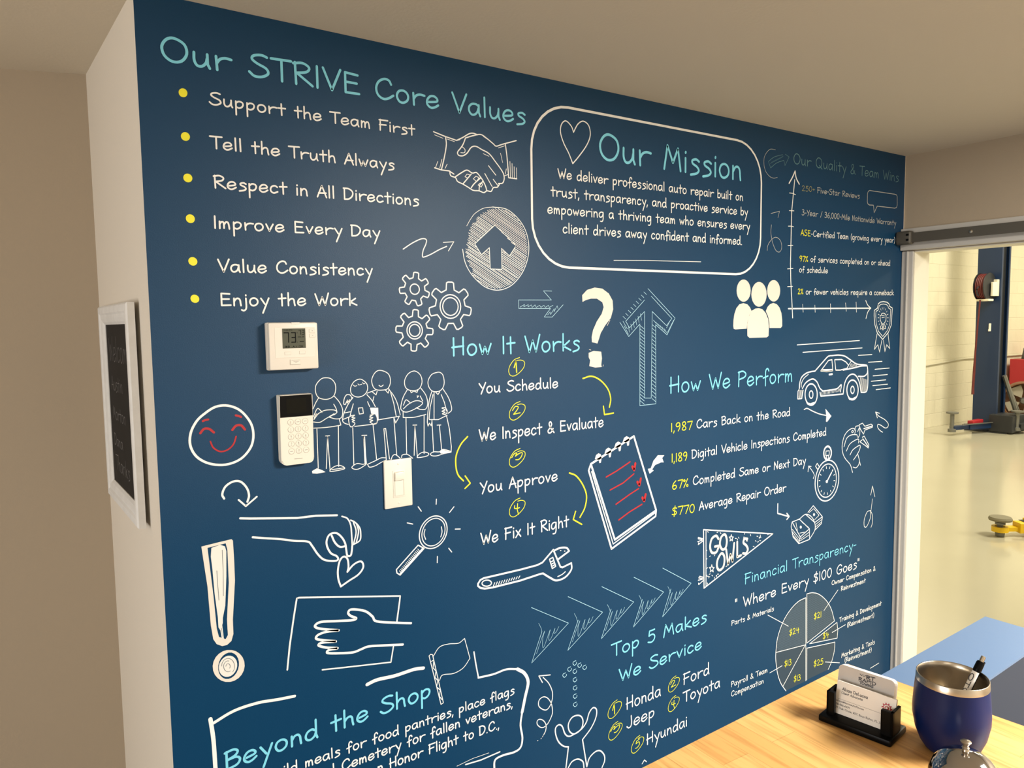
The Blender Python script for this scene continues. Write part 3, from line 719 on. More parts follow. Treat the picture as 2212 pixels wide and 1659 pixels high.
  ('L','white',28.1,"8231 7 8269 2 8304 -12 8334 -35 8357 -65 8371 -100 8376 -138 8371 -176 8357 -211 8334 -241 8304 -264 8269 -278 8231 -283 8193 -278 8158 -264 8128 -241 8105 -211 8091 -176 8086 -138 8091 -100 8105 -65 8128 -35 8158 -12 8193 2 8231 7"),
 ]),
 ('squiggle_arrow','white zigzag arrow',[
  ('S','white',26.2,"7977 1794 8224 1950 8473 2062 8598 2048 8584 1937 8512 1794 8486 1653 8530 1630 8715 1702 8949 1823 9162 1914"),
  ('L','white',20.3,"9070 2006 9367 2037 9207 1804"),
 ]),
 ('outlined_arrow','thin pale blue arrow pointing right',[
  ('L','pale',15.0,"12387 620 11299 613 11301 391 12355 391 12139 161 12410 159 12790 490"),
  ('L','pale',15.0,"12387 620 12120 863 12404 862"),
  ('L','pale',12.2,"11342 426 11492 497 11464 435 11615 493 11600 431 11711 486 11738 420 11835 487 11876 420 11989 476 12030 420 12129 476 12185 420 12285 477 12313 420 12442 477"),
  ('L','pale',12.5,"12254 217 12340 296 12353 227 12484 386 12469 295 12586 466 12614 386"),
 ]),
 ('question_mark_drawing','thick cream brushed question mark',[
  ('F','cream',12.9,"13482 574 13472 762 13651 910 13932 981 14217 955 14464 819 14609 617 14629 367 14536 116 14315 -100 14149 -316 14087 -470 14025 -608 13944 -585 13822 -563 13811 -417 13865 -218 14008 27 14193 243 14264 429 14215 568 14012 669 13790 667 13610 626"),
  ('F','cream',13.1,"13700 -862 13882 -812 14167 -846 14195 -1035 14166 -1222 14186 -1285 13940 -1290 13717 -1240 13751 -1080 13699 -986"),
  ('L','cream',13.3,"14503 54 14398 -101"),
  ('L','cream',12.9,"13491 671 13610 702"),
  ('L','cream',13.4,"14227 -1271 14248 -1225"),
  ('L','cream',13.1,"13720 -770 13781 -784"),
 ]),
 ('outlined_arrow','thin pale blue tall arrow pointing up with hatched border',[
  ('L','pale',16.8,"15689 -2514 15687 -69 15239 -432 14891 -13"),
  ('L','pale',16.5,"16020 982 17173 98 16830 -415 16341 -93 16358 -2506 15689 -2514"),
  ('L','pale',16.8,"15882 -2297 15878 302 15269 -176 15118 17 15877 641"),
  ('L','pale',16.8,"15882 -2297 16164 -2316 16194 301 16805 -132 17016 66"),
  ('L','pale',16.6,"16156 757 17040 82"),
  ('L','pale',13.8,"15700 -118 15870 -224"),
  ('L','pale',13.8,"15700 -215 15870 -321"),
  ('L','pale',13.8,"15700 -312 15870 -419"),
  ('L','pale',13.8,"15700 -409 15870 -517"),
  ('L','pale',13.8,"15700 -506 15870 -614"),
  ('L','pale',13.8,"15700 -604 15870 -712"),
  ('L','pale',13.8,"15701 -701 15871 -810"),
  ('L','pale',13.8,"15701 -798 15871 -908"),
  ('L','pale',13.8,"15701 -896 15871 -1006"),
  ('L','pale',13.8,"15701 -993 15871 -1104"),
  ('L','pale',13.9,"15701 -1091 15871 -1202"),
  ('L','pale',13.9,"15701 -1189 15871 -1300"),
  ('L','pale',13.9,"15701 -1287 15872 -1399"),
  ('L','pale',13.9,"15701 -1384 15872 -1497"),
  ('L','pale',13.9,"15701 -1482 15872 -1595"),
  ('L','pale',13.9,"15701 -1580 15872 -1694"),
  ('L','pale',13.9,"15701 -1678 15872 -1792"),
  ('L','pale',13.9,"15702 -1777 15872 -1891"),
  ('L','pale',13.9,"15702 -1875 15872 -1990"),
  ('L','pale',13.9,"15702 -1973 15873 -2089"),
  ('L','pale',14.0,"15702 -2071 15873 -2187"),
  ('L','pale',14.0,"15702 -2170 15873 -2286"),
  ('L','pale',14.0,"15702 -2268 15873 -2385"),
  ('L','pale',14.0,"15702 -2367 15873 -2484"),
  ('L','pale',13.9,"16195 -91 16341 -185"),
  ('L','pale',13.9,"16195 -203 16342 -297"),
  ('L','pale',13.9,"16195 -314 16342 -409"),
  ('L','pale',14.0,"16196 -425 16342 -521"),
  ('L','pale',14.0,"16196 -537 16343 -633"),
  ('L','pale',14.0,"16196 -649 16343 -745"),
  ('L','pale',14.0,"16197 -761 16343 -857"),
  ('L','pale',14.0,"16197 -872 16344 -970"),
  ('L','pale',14.0,"16197 -984 16344 -1082"),
  ('L','pale',14.0,"16197 -1096 16345 -1195"),
  ('L','pale',14.0,"16198 -1209 16345 -1307"),
  ('L','pale',14.0,"16198 -1321 16345 -1420"),
  ('L','pale',14.1,"16198 -1433 16346 -1533"),
  ('L','pale',14.1,"16199 -1546 16346 -1646"),
  ('L','pale',14.1,"16199 -1658 16346 -1759"),
  ('L','pale',14.1,"16199 -1771 16347 -1872"),
  ('L','pale',14.1,"16200 -1883 16347 -1985"),
  ('L','pale',14.1,"16200 -1996 16348 -2098"),
  ('L','pale',14.1,"16200 -2109 16348 -2212"),
  ('L','pale',14.1,"16201 -2222 16348 -2325"),
  ('L','pale',14.2,"16201 -2335 16349 -2439"),
  ('L','pale',13.5,"15011 161 15114 87"),
  ('L','pale',13.5,"15114 249 15217 176"),
  ('L','pale',13.5,"15218 338 15322 264"),
  ('L','pale',13.6,"15322 427 15426 354"),
  ('L','pale',13.6,"15426 517 15532 443"),
  ('L','pale',13.6,"15532 607 15637 534"),
  ('L','pale',13.7,"15637 697 15744 624"),
  ('L','pale',13.7,"15743 788 15850 715"),
  ('L','pale',13.7,"15850 880 15958 807"),
  ('L','pale',13.6,"15269 -304 15226 -144"),
  ('L','pale',13.9,"16249 39 16364 -60"),
  ('L','pale',13.6,"15365 -235 15322 -68"),
  ('L','pale',14.0,"16341 -14 16456 -121"),
  ('L','pale',13.7,"15462 -166 15418 8"),
  ('L','pale',14.0,"16433 -68 16549 -181"),
  ('L','pale',13.7,"15558 -97 15514 84"),
  ('L','pale',14.0,"16525 -122 16642 -242"),
  ('L','pale',13.7,"15656 -27 15611 161"),
  ('L','pale',14.1,"16618 -176 16736 -303"),
  ('L','pale',13.8,"15753 43 15709 237"),
  ('L','pale',14.1,"16712 -230 16830 -365"),
  ('L','pale',13.5,"15010 18 15183 -207"),
  ('L','pale',13.5,"15053 -110 15226 -367"),
  ('L','pale',14.2,"16853 -332 17112 32"),
  ('L','pale',14.1,"16806 -198 16946 0"),
 ]),
 ('people_icon','solid cream silhouette of three people',[
  ('F','cream',15.4,"20768 988 20752 1092 20707 1187 20638 1265 20550 1320 20452 1348 20350 1346 20253 1314 20169 1256 20105 1176 20065 1081 20052 978 20068 875 20112 781 20179 702 20265 646 20363 617 20465 618 20563 648 20648 706 20715 786 20756 883"),
  ('F','cream',15.7,"21615 874 21596 993 21545 1101 21466 1191 21367 1254 21256 1285 21141 1283 21032 1247 20938 1181 20866 1091 20821 982 20807 865 20826 748 20875 641 20951 551 21048 487 21159 454 21274 454 21384 488 21481 553 21555 644 21601 754"),
  ('F','cream',15.9,"22351 1003 22334 1108 22289 1203 22220 1282 22133 1337 22035 1364 21934 1362 21838 1331 21755 1273 21692 1192 21652 1097 21641 993 21657 890 21701 796 21768 717 21854 661 21951 632 22053 632 22150 663 22234 720 22299 801 22339 898"),
  ('F','cream',15.2,"19928 -277 19904 -175 19914 12 19955 214 20049 401 20201 532 20401 570 20605 533 20743 431 20832 305 20703 152 20616 -82 20593 -281 20016 -298"),
  ('F','cream',15.9,"21798 -275 21784 -94 21713 117 21581 303 21672 447 21813 543 21979 583 22164 545 22322 433 22440 235 22490 -10 22496 -218 22414 -284"),
  ('F','cream',15.5,"20629 -523 20613 -140 20681 109 20836 314 21019 387 21203 402 21391 372 21582 238 21715 27 21763 -214 21752 -545 21648 -595 20740 -593"),
 ]),
 ('chart_axes_drawing','white axes with tick marks and arrowheads',[
  ('L','white',39.4,"23063 4855 22923 3766 22902 1962 22937 1368 23007 755 23079 63"),
  ('S','white',50.2,"22749 4699 22933 4921 23076 5146"),
  ('S','white',50.4,"23076 5146 23146 4916 23324 4726"),
  ('L','white',23.6,"22779 4374 22948 4378 23120 4346"),
  ('L','white',23.7,"22787 3773 23050 3784"),
  ('L','white',23.8,"22746 3239 22937 3251 23044 3231"),
  ('L','white',23.9,"22743 2574 23020 2595"),
  ('L','white',24.0,"22739 1767 23053 1794"),
  ('L','white',24.1,"22756 1152 23045 1166"),
  ('L','white',48.5,"22827 387 28027 405"),
  ('S','white',35.6,"27659 699 27807 524 28026 412"),
  ('S','white',35.9,"28026 412 27819 252 27708 8"),
  ('L','white',21.4,"23649 544 23684 262"),
  ('L','white',21.7,"24374 514 24404 260"),
  ('L','white',22.1,"25333 565 25362 242"),
  ('L','white',22.6,"26309 602 26362 289"),
  ('L','white',22.9,"27002 638 27048 254"),
 ]),
 ('award_badge_drawing','white shield badge with ribbons',[
  ('L','white',36.3,"28548 577 28702 647 28923 665 29180 642 29333 570 29383 475 29581 416 29565 107 29550 -245 29338 -559 28933 -831 28540 -580 28336 -231 28276 113 28278 319 28493 405 28548 577"),
  ('L','white',25.4,"28614 496 28740 555 28922 571 29133 551 29258 488 29299 407 29461 356 29448 90 29437 -212 29264 -482 28933 -716 28610 -501 28441 -201 28391 96 28393 273 28569 347 28614 496"),
  ('L','white',29.2,"28800 183 28851 204 28924 209 29009 201 29059 179 29075 151 29139 133 29134 41 29128 -64 29059 -158 28925 -240 28796 -165 28728 -61 28708 44 28709 106 28781 132 28800 183"),
  ('L','white',18.4,"29225 21 29309 20"),
  ('L','white',18.4,"29212 -99 29293 -126"),
  ('L','white',18.4,"29165 -203 29232 -254"),
  ('L','white',18.4,"29089 -281 29134 -348"),
  ('L','white',18.4,"28992 -321 29010 -397"),
  ('L','white',18.4,"28888 -319 28877 -395"),
  ('L','white',18.3,"28788 -277 28750 -342"),
  ('L','white',18.3,"28705 -198 28644 -247"),
  ('L','white',18.2,"28648 -93 28572 -119"),
  ('L','white',18.2,"28625 25 28543 26"),
  ('L','white',18.2,"28637 143 28559 170"),
  ('L','white',18.2,"28683 247 28618 296"),
  ('L','white',18.2,"28759 324 28714 390"),
  ('L','white',18.3,"28854 365 28836 440"),
  ('L','white',18.3,"28958 365 28969 441"),
  ('L','white',18.3,"29058 324 29097 390"),
  ('L','white',18.4,"29143 246 29204 295"),
  ('L','white',18.4,"29200 141 29278 167"),
  ('L','white',29.2,"28511 -614 28351 -1216 28594 -1032 28735 -1332 28871 -865"),
  ('L','white',29.7,"29308 -594 29469 -1215 29234 -1049 29118 -1327 28999 -868"),
  ('L','white',22.0,"28820 -219 28722 -427 28848 -394 28896 -464 28923 -238"),
  ('L','white',22.1,"29031 -222 29137 -415 29021 -396 28979 -465 28936 -238"),
  ('L','white',21.9,"28823 111 29014 127"),
  ('L','white',22.0,"28827 24 29036 57"),
 ]),
 ('speech_bubble_drawing','shade-dimmed white outlined speech bubble',[
  ('L','dim',27.8,"27742 4892 29538 4902 29661 4883 29709 4828 29727 4490 29687 4399 29566 4360 28291 4343 28093 4078 28027 4360 27741 4344 27636 4387 27596 4455 27602 4781 27650 4856 27742 4892"),
 ]),
 ('block_arrow_drawing','small shade-dimmed arrow inside an open arc',[
  ('S','dim',15.3,"21976 5743 21674 5720 21420 5492 21366 5239 21471 4978 21695 4826 21898 4791 22101 4835"),
  ('S','dimsky',15.2,"21604 5315 21921 5499 22369 5625"),
  ('S','dimsky',15.3,"21729 5116 22048 5313 22436 5443"),
  ('L','dimsky',15.2,"21604 5315 21729 5116"),
  ('L','dimsky',15.5,"22513 5654 22724 5589 22503 5273 22436 5443"),
  ('L','dimsky',12.2,"21725 5253 21812 5337"),
  ('L','dimsky',12.2,"21821 5296 21908 5378"),
  ('L','dimsky',12.3,"21917 5339 22005 5418"),
  ('L','dimsky',12.3,"22014 5382 22102 5459"),
  ('L','dimsky',12.3,"22111 5425 22199 5500"),
  ('L','dimsky',12.3,"22208 5468 22297 5541"),
  ('L','dimsky',12.4,"22306 5512 22395 5582"),
 ]),
 ('loop_arrow','thin shade-dimmed looping arrow',[
  ('S','dim',17.1,"21814 3227 21800 2948 21888 2648 22080 2377 22288 2334 22400 2494 22319 2721 22069 2823 21826 2721 21647 2535 21611 2356"),
  ('L','dim',17.0,"21784 3604 22244 3713 22167 3491"),
 ]),
 ('team_drawing','white line drawing of five people standing together',[
  ('S','white',18.3,"5980 -1170 5864 -1188 5744 -1310 5719 -1453 5783 -1602 5963 -1659 6124 -1608 6188 -1482 6185 -1319 6096 -1201 5980 -1170"),
  ('S','white',18.3,"5783 -1618 5713 -1725 5651 -1849"),
  ('S','white',18.5,"6158 -1602 6264 -1732 6336 -1885 6340 -2016 6294 -2111 6166 -2120 6008 -2063"),
  ('S','white',18.3,"5664 -2091 5770 -1971 5905 -1909 6039 -1903 6156 -1920 6205 -1973 6136 -2025"),
  ('S','white',18.3,"5649 -2147 5796 -2167 5965 -2084 6136 -2017"),
  ('S','white',18.3,"5653 -2026 5749 -1853 5830 -1911 5854 -1945"),
  ('S','white',18.5,"6135 -1780 6183 -1873 6206 -1957"),
  ('S','white',18.3,"5652 -2287 5875 -2296 6093 -2291 6289 -2275"),
  ('S','white',18.7,"5999 -3315 6078 -3226 6215 -3201 6333 -3257 6315 -3304 5999 -3315"),
  ('S','white',18.8,"6764 -1244 6640 -1295 6558 -1423 6562 -1555 6646 -1635 6768 -1656 6893 -1609 6968 -1497 6954 -1363 6851 -1265 6764 -1244"),
  ('S','white',18.8,"6594 -1656 6467 -1829 6375 -2003 6335 -2164 6376 -2234 6469 -2275"),
  ('S','white',18.8,"6606 -1806 6558 -1951 6519 -2080"),
  ('S','white',19.0,"6947 -1613 7067 -1755 7152 -1912"),
  ('S','white',19.0,"6959 -1781 7009 -1902"),
  ('S','white',18.8,"6483 -2127 6545 -2082 6632 -2073 6561 -2117 6639 -2140 6560 -2167 6628 -2197 6567 -2217 6627 -2255 6607 -2304 6537 -2339 6495 -2277 6483 -2127"),
  ('S','white',19.1,"7012 -2103 7093 -2093 7001 -2145 7081 -2168 6991 -2203 7079 -2235 7007 -2263 7068 -2310"),
  ('S','white',19.2,"7156 -2098 7189 -2185 7177 -2303 7104 -2330"),
  ('S','white',18.7,"6416 -1808 6373 -1789 6395 -1659 6457 -1584 6543 -1603 6576 -1671"),
  ('S','white',18.7,"6416 -1800 6471 -1705 6460 -1779 6523 -1701 6512 -1749 6602 -1665"),
  ('S','white',19.0,"6524 -3280 6649 -3211 6789 -3244 6887 -3247 6715 -3336 6592 -3338 6524 -3280"),
  ('S','white',19.1,"7277 -1061 7158 -1123 7082 -1270 7104 -1421 7183 -1510 7327 -1532 7474 -1511 7551 -1380 7538 -1209 7449 -1112 7277 -1061"),
  ('S','white',19.1,"7258 -1414 7311 -1445 7371 -1412"),
  ('S','white',19.3,"7501 -1513 7635 -1691 7723 -1886 7790 -2158"),
  ('S','white',19.2,"6913 -3259 7113 -3197 7261 -3146 7389 -3160"),
  ('S','white',19.2,"6913 -3259 6965 -3333 7110 -3316 7239 -3263 7387 -3212"),
  ('S','white',19.6,"7517 -3218 7566 -3128 7641 -3111 7761 -3211"),
  ('S','white',19.7,"8170 -1120 8025 -1182 7930 -1332 7941 -1487 8033 -1571 8186 -1597 8322 -1553 8394 -1409 8369 -1251 8275 -1151 8170 -1120"),
  ('S','white',19.6,"7996 -1560 7877 -1742 7811 -1961 7831 -2049 7943 -2104 8116 -2071 8330 -1982"),
  ('S','white',19.8,"8361 -1547 8493 -1730 8537 -1927 8484 -2064 8347 -2071 8223 -2018"),
  ('S','white',19.6,"7879 -2018 8005 -1923 8179 -1852 8314 -1858 8400 -1917 8330 -1982"),
  ('S','white',19.6,"7881 -1932 7951 -1807 8054 -1875"),
  ('S','white',19.6,"7864 -2229 8149 -2247 8481 -2204"),
  ('S','white',19.8,"7799 -3198 7819 -3139 7953 -3140 8094 -3249"),
  ('S','white',20.0,"8220 -3246 8280 -3164 8408 -3130 8535 -3183 8474 -3239 8220 -3246"),
  ('S','white',20.1,"8813 -1185 8663 -1231 8561 -1384 8586 -1543 8692 -1646 8852 -1656 8964 -1583 9013 -1444 8981 -1264 8903 -1190 8813 -1185"),
  ('S','white',20.0,"8663 -1636 8588 -1842 8542 -2121 8516 -2384"),
  ('S','white',20.2,"8973 -1602 9111 -1806 9188 -1991 9205 -2154 9101 -2227"),
  ('S','white',20.3,"8932 -2080 9023 -2078 9082 -2163 9039 -2240 8939 -2223 9020 -2194 8930 -2160 9022 -2131 8932 -2080"),
  ('S','white',20.2,"8584 -3198 8675 -3154 8835 -3171 8938 -3120 9170 -3208 8955 -3230 8773 -3263 8633 -3248 8584 -3198"),
  ('S','white',13.9,"6620 -1369 6654 -1399 6707 -1390"),
  ('S','white',14.0,"6734 -1350 6760 -1377 6830 -1364"),
  ('S','white',14.0,"6849 -1324 6875 -1358 6911 -1344"),
  ('L','white',18.5,"6008 -2063 6136 -2000"),
  ('L','white',18.6,"6259 -2141 6289 -2275"),
  ('L','white',18.3,"5722 -2314 5723 -3207"),
  ('L','white',18.6,"5909 -3238 5967 -2516 5999 -3315"),
  ('L','white',18.7,"6229 -2287 6206 -3225"),
  ('L','white',18.5,"5918 -2490 6015 -2493"),
  ('L','white',18.7,"6042 -3279 6333 -3273"),
  ('L','white',18.3,"5668 -2060 5721 -1967 5727 -2016 5770 -1963"),
  ('L','white',18.7,"6375 -2003 6531 -1985"),
  ('L','white',18.7,"6344 -2149 6492 -2103"),
  ('L','white',18.9,"6624 -2335 7068 -2324 7177 -2303"),
  ('L','white',18.9,"6725 -1914 6831 -1913 6848 -2048 6747 -2057 6725 -1914"),
  ('L','white',18.9,"6576 -2359 6574 -3235"),
  ('L','white',19.2,"6851 -3243 6837 -2575 6887 -3239"),
  ('L','white',19.0,"6793 -2563 6917 -2570"),
  ('L','white',19.2,"7082 -2337 7147 -3184"),
  ('L','white',19.1,"7091 -1563 7179 -1636 7208 -1554"),
  ('L','white',19.3,"7418 -1533 7489 -1614 7520 -1522"),
  ('L','white',19.0,"6956 -1580 7182 -1518"),
  ('L','white',19.4,"7554 -1601 7630 -1879 7681 -2175"),
  ('L','white',19.2,"7215 -2230 7770 -2190"),
  ('L','white',19.1,"7123 -1674 7094 -1773"),
  ('L','white',19.5,"7620 -2204 7663 -2345 7751 -2215"),
  ('L','white',19.2,"7214 -1951 7215 -2238"),
  ('L','white',19.5,"7620 -2221 7669 -3123"),
  ('L','white',19.5,"7396 -3221 7354 -2455 7400 -2450 7477 -3196"),
  ('L','white',19.7,"8071 -1582 8098 -1644 8166 -1605 8252 -1645 8283 -1577"),
  ('L','white',19.6,"7867 -2095 7864 -2229"),
  ('L','white',19.7,"7939 -2248 7934 -3135"),
  ('L','white',20.0,"8134 -3183 8173 -2442 8220 -3246"),
  ('L','white',20.0,"8432 -2218 8407 -3169"),
  ('L','white',19.8,"8121 -2437 8225 -2443"),
  ('L','white',19.9,"8337 -1738 8402 -1864"),
  ('L','white',20.1,"8690 -1726 8603 -2037 8566 -2326"),
  ('L','white',20.1,"8722 -1657 8705 -2346"),
  ('L','white',20.2,"8920 -1740 9006 -1942 9062 -2161"),
  ('L','white',20.1,"8576 -2339 8825 -2360 9079 -2270"),
  ('L','white',20.1,"8515 -2392 8532 -2500 8574 -2424 8622 -2499 8644 -2394"),
  ('L','white',20.1,"8645 -2359 8671 -3163"),
  ('L','white',20.3,"8851 -2501 8901 -3125"),
  ('L','white',20.4,"9059 -2286 9133 -2616 9180 -3073 9170 -3217"),
  ('L','white',20.3,"8787 -2496 8892 -2501"),
  ('L','white',20.1,"8752 -1659 8830 -1735 8881 -1667"),
  ('L','white',19.8,"8250 -1732 8298 -1735 8258 -1767"),
  ('F','white',10.5,"5576 -3255 5693 -3204 5824 -3269 5889 -3318 5689 -3329 5583 -3309"),
  ('F','white',10.9,"7017 -1927 7206 -1942 7206 -2238 7156 -2098 7040 -2072 7033 -2004"),
  ('F','white',10.9,"6845 -2593 6871 -2596 6887 -3239 6846 -3234"),
  ('F','white',11.7,"8835 -3163 8937 -3129 9170 -3213 8874 -3221"),
 ]),
 ('smiley_face_drawing','white circle with a red smiling face',[
  ('S','white',50.0,"3343 -1785 3572 -1653 3824 -1645 4075 -1771 4272 -2043 4321 -2319 4250 -2584 4032 -2805 3720 -2889 3396 -2825 3158 -2652 3048 -2405 3071 -2147 3190 -1924 3343 -1785"),
  ('S','red',43.2,"3312 -1929 3362 -1912 3419 -1904"),
  ('S','red',44.2,"3973 -1862 4031 -1880 4082 -1906"),
  ('S','red',48.0,"3252 -2177 3329 -2093 3428 -2102 3519 -2184"),
  ('S','red',49.2,"3891 -2166 3971 -2084 4074 -2085 4149 -2181"),
  ('S','red',32.0,"3441 -2367 3497 -2505 3631 -2599 3784 -2575 3904 -2467 3962 -2312"),
 ]),
 ('curved_arrow','white curled arrow under the smiley face',[
  ('S','white',45.4,"3664 -3608 3630 -3509 3700 -3357 3857 -3270 4011 -3290 4136 -3443 4176 -3613 4137 -3745"),
  ('L','white',37.9,"3956 -3677 4101 -3836 4339 -3664"),
 ]),
 ('hand_with_heart_drawing','white line drawing of a hand dropping a heart',[
  ('L','white',46.1,"3973 -4081 4187 -4120 4698 -4197 5204 -4271 5628 -4288 6128 -4355"),
  ('S','white',44.7,"4216 -4537 4447 -4597 4823 -4687 5111 -4776 5419 -4848 5515 -4961 5647 -5188 5795 -5343 6027 -5413 6119 -5393 6083 -5308 5955 -5220 5870 -5051 5862 -4897 5944 -4771 6101 -4772 6228 -4897 6303 -5053 6324 -5212 6347 -5346 6426 -5361 6457 -5262 6474 -5135"),
  ('S','white',45.4,"5982 -4803 6055 -4982 6169 -5106 6301 -5117"),
  ('S','white',34.7,"6245 -4399 6375 -4471 6450 -4638 6468 -4900 6474 -5135"),
  ('S','white',32.8,"6454 -4522 6559 -4591 6663 -4726 6691 -4861 6667 -5040 6502 -5114"),
  ('S','white',32.9,"6519 -4585 6579 -4816 6511 -5090"),
  ('S','white',33.0,"6598 -4637 6638 -4826 6576 -5076"),
  ('S','white',44.0,"6334 -5733 6365 -5609 6344 -5423 6253 -5354 6157 -5439 6103 -5660 6111 -5869 6164 -6049"),
  ('S','white',43.9,"6164 -6049 6353 -5959 6600 -5853 6728 -5707 6704 -5571 6610 -5547 6472 -5604 6334 -5733"),
 ]),
 ('exclamation_mark_drawing','thick cream exclamation mark with scribbled inside',[
  ('F','cream',9.8,"3167 -4552 3498 -4523 3775 -4502 3803 -4535 3811 -4984 3809 -5413 3730 -6258 3728 -6571 3682 -6716 3589 -6781 3489 -6779 3381 -6710 3316 -6586 3280 -6268 3251 -5436"),
  ('F','back',9.8,"3287 -4602 3654 -4570 3683 -4722 3680 -5433 3610 -6229 3614 -6566 3566 -6645 3432 -6563 3396 -6368 3363 -5696 3327 -5171"),
  ('F','cream2',9.9,"3363 -4616 3539 -4582 3636 -4631 3660 -4741 3637 -5282 3588 -5913 3526 -6173 3521 -6280 3470 -6434 3430 -6353 3428 -6138 3385 -5607 3364 -5084 3344 -4799"),
  ('L','back2',11.9,"3450 -5125 3456 -5480 3466 -5767"),
  ('L','back2',11.9,"3578 -4702 3577 -5127 3558 -5692"),
  ('L','cream2',20.1,"3497 -6322 3518 -6626"),
  ('L','cream2',20.1,"3472 -6387 3496 -6608"),
  ('F','cream',10.3,"3931 -7339 3927 -7236 3895 -7134 3840 -7041 3766 -6966 3678 -6914 3585 -6890 3494 -6894 3412 -6927 3346 -6985 3300 -7064 3278 -7158 3282 -7259 3312 -7359 3365 -7450 3437 -7526 3523 -7580 3616 -7607 3708 -7605 3792 -7574 3861 -7515 3909 -7435"),
  ('F','back',10.3,"3811 -7301 3815 -7219 3802 -7138 3772 -7066 3728 -7009 3673 -6970 3613 -6954 3552 -6962 3495 -6991 3446 -7041 3410 -7107 3389 -7184 3385 -7265 3398 -7345 3427 -7416 3471 -7474 3524 -7513 3584 -7530 3646 -7524 3704 -7495 3753 -7445 3790 -7379"),
  ('F','cream2',10.2,"3775 -7303 3777 -7237 3765 -7171 3737 -7113 3698 -7066 3649 -7033 3596 -7019 3543 -7024 3493 -7046 3451 -7086 3419 -7138 3402 -7199 3399 -7265 3412 -7330 3438 -7388 3477 -7435 3525 -7468 3578 -7483 3632 -7480 3682 -7457 3725 -7418 3757 -7365"),
  ('S','back2',11.2,"3543 -7238 3546 -7222 3553 -7208 3562 -7198 3574 -7193 3587 -7192 3600 -7198 3612 -7208 3621 -7221 3628 -7238 3631 -7255 3630 -7273 3625 -7288 3617 -7300"),
  ('S','back2',11.2,"3630 -7365 3605 -7372 3578 -7368 3552 -7354 3529 -7330 3511 -7300 3501 -7265 3497 -7229 3502 -7195 3515 -7166 3534 -7144 3557 -7132 3584 -7131 3610 -7140"),
  ('S','back2',11.1,"3456 -7210 3465 -7161 3485 -7120 3514 -7091 3550 -7076 3589 -7076 3628 -7092 3663 -7123 3692 -7165 3711 -7214 3720 -7268 3716 -7319 3701 -7365 3676 -7400"),
 ]),
 ('hand_in_frame_drawing','white line drawing of an open hand before a rectangle',[
  ('L','white',38.4,"4850 -7686 4924 -7150 5048 -6475 5124 -6102 5174 -6093 7664 -6608 7646 -6735 7559 -7221"),
  ('L','white',32.9,"5654 -7912 6152 -7999 7371 -8202 7455 -7799"),
  ('S','white',56.3,"7939 -7360 7573 -7260 7033 -7094 6925 -6947 6736 -6769 6411 -6653 6321 -6711 6380 -6804 6512 -6889 6430 -6916 6057 -6850 5668 -6776 5525 -6819 5561 -6892 5790 -6987 6076 -7079 5788 -7039 5581 -7064 5539 -7143 5730 -7231 6001 -7327 5677 -7269 5585 -7310 5750 -7405 6035 -7498 5825 -7485 5792 -7546 6031 -7618 6405 -7697 6624 -7675 6819 -7659 7269 -7750 7703 -7844"),
 ]),
 ('magnifying_glass_drawing','white magnifying glass with rays',[
  ('S','white',28.6,"8998 -5247 9009 -5130 8987 -5018 8935 -4919 8856 -4842 8759 -4793 8650 -4775 8538 -4791 8434 -4838 8344 -4912 8276 -5007 8235 -5116 8224 -5230 8245 -5341 8295 -5438 8371 -5516 8466 -5567 8574 -5587 8686 -5574 8793 -5529 8885 -5455 8956 -5358 8998 -5247"),
  ('S','white',23.8,"8940 -5234 8950 -5135 8932 -5040 8889 -4957 8824 -4892 8743 -4850 8652 -4836 8559 -4849 8471 -4889 8396 -4951 8339 -5032 8304 -5125 8295 -5222 8312 -5315 8353 -5398 8417 -5463 8496 -5506 8587 -5522 8680 -5511 8769 -5472 8846 -5410 8905 -5328 8940 -5234"),
  ('L','white',30.2,"8184 -5433 7581 -5932 7593 -6015 7678 -6087 8347 -5545 8184 -5433"),
  ('L','white',15.0,"7709 -6034 7661 -5975"),
  ('L','white',15.0,"7741 -6006 7693 -5947"),
  ('L','white',15.0,"7772 -5978 7724 -5920"),
  ('L','white',15.0,"7804 -5950 7756 -5892"),
  ('L','white',15.0,"7835 -5923 7787 -5864"),
  ('L','white',15.0,"7867 -5895 7819 -5836"),
  ('L','white',15.0,"7899 -5867 7850 -5808"),
  ('L','white',15.1,"7931 -5839 7882 -5780"),
  ('L','white',15.1,"7963 -5811 7914 -5752"),
  ('L','white',15.1,"7994 -5783 7946 -5724"),
  ('L','white',15.1,"8026 -5755 7978 -5696"),
  ('L','white',15.1,"8058 -5727 8009 -5668"),
  ('L','white',15.1,"8091 -5698 8041 -5640"),
  ('L','white',15.1,"8123 -5670 8073 -5611"),
  ('L','white',15.1,"8155 -5642 8106 -5583"),
  ('L','white',15.1,"8187 -5614 8138 -5555"),
  ('L','white',15.2,"8219 -5585 8170 -5526"),
  ('F','white',11.5,"7641 -6061 7678 -6087 8332 -5556 8296 -5522"),
  ('L','white',25.8,"8721 -4357 8711 -4483"),
  ('L','white',25.4,"8210 -4471 8294 -4595"),
  ('L','white',26.2,"9220 -4624 9090 -4750"),
  ('L','white',25.3,"7903 -4825 8052 -4880"),
  ('L','white',26.4,"9244 -5207 9392 -5229"),
  ('L','white',26.3,"9043 -5668 9128 -5781"),
  ('L','white',26.1,"8714 -5817 8707 -5977"),
  ('S','white',23.3,"8386 -5069 8355 -5191 8397 -5325"),
  ('S','white',23.7,"8847 -5082 8861 -5214 8823 -5336"),
 ]),
 ('wrench_drawing','white outlined adjustable wrench',[
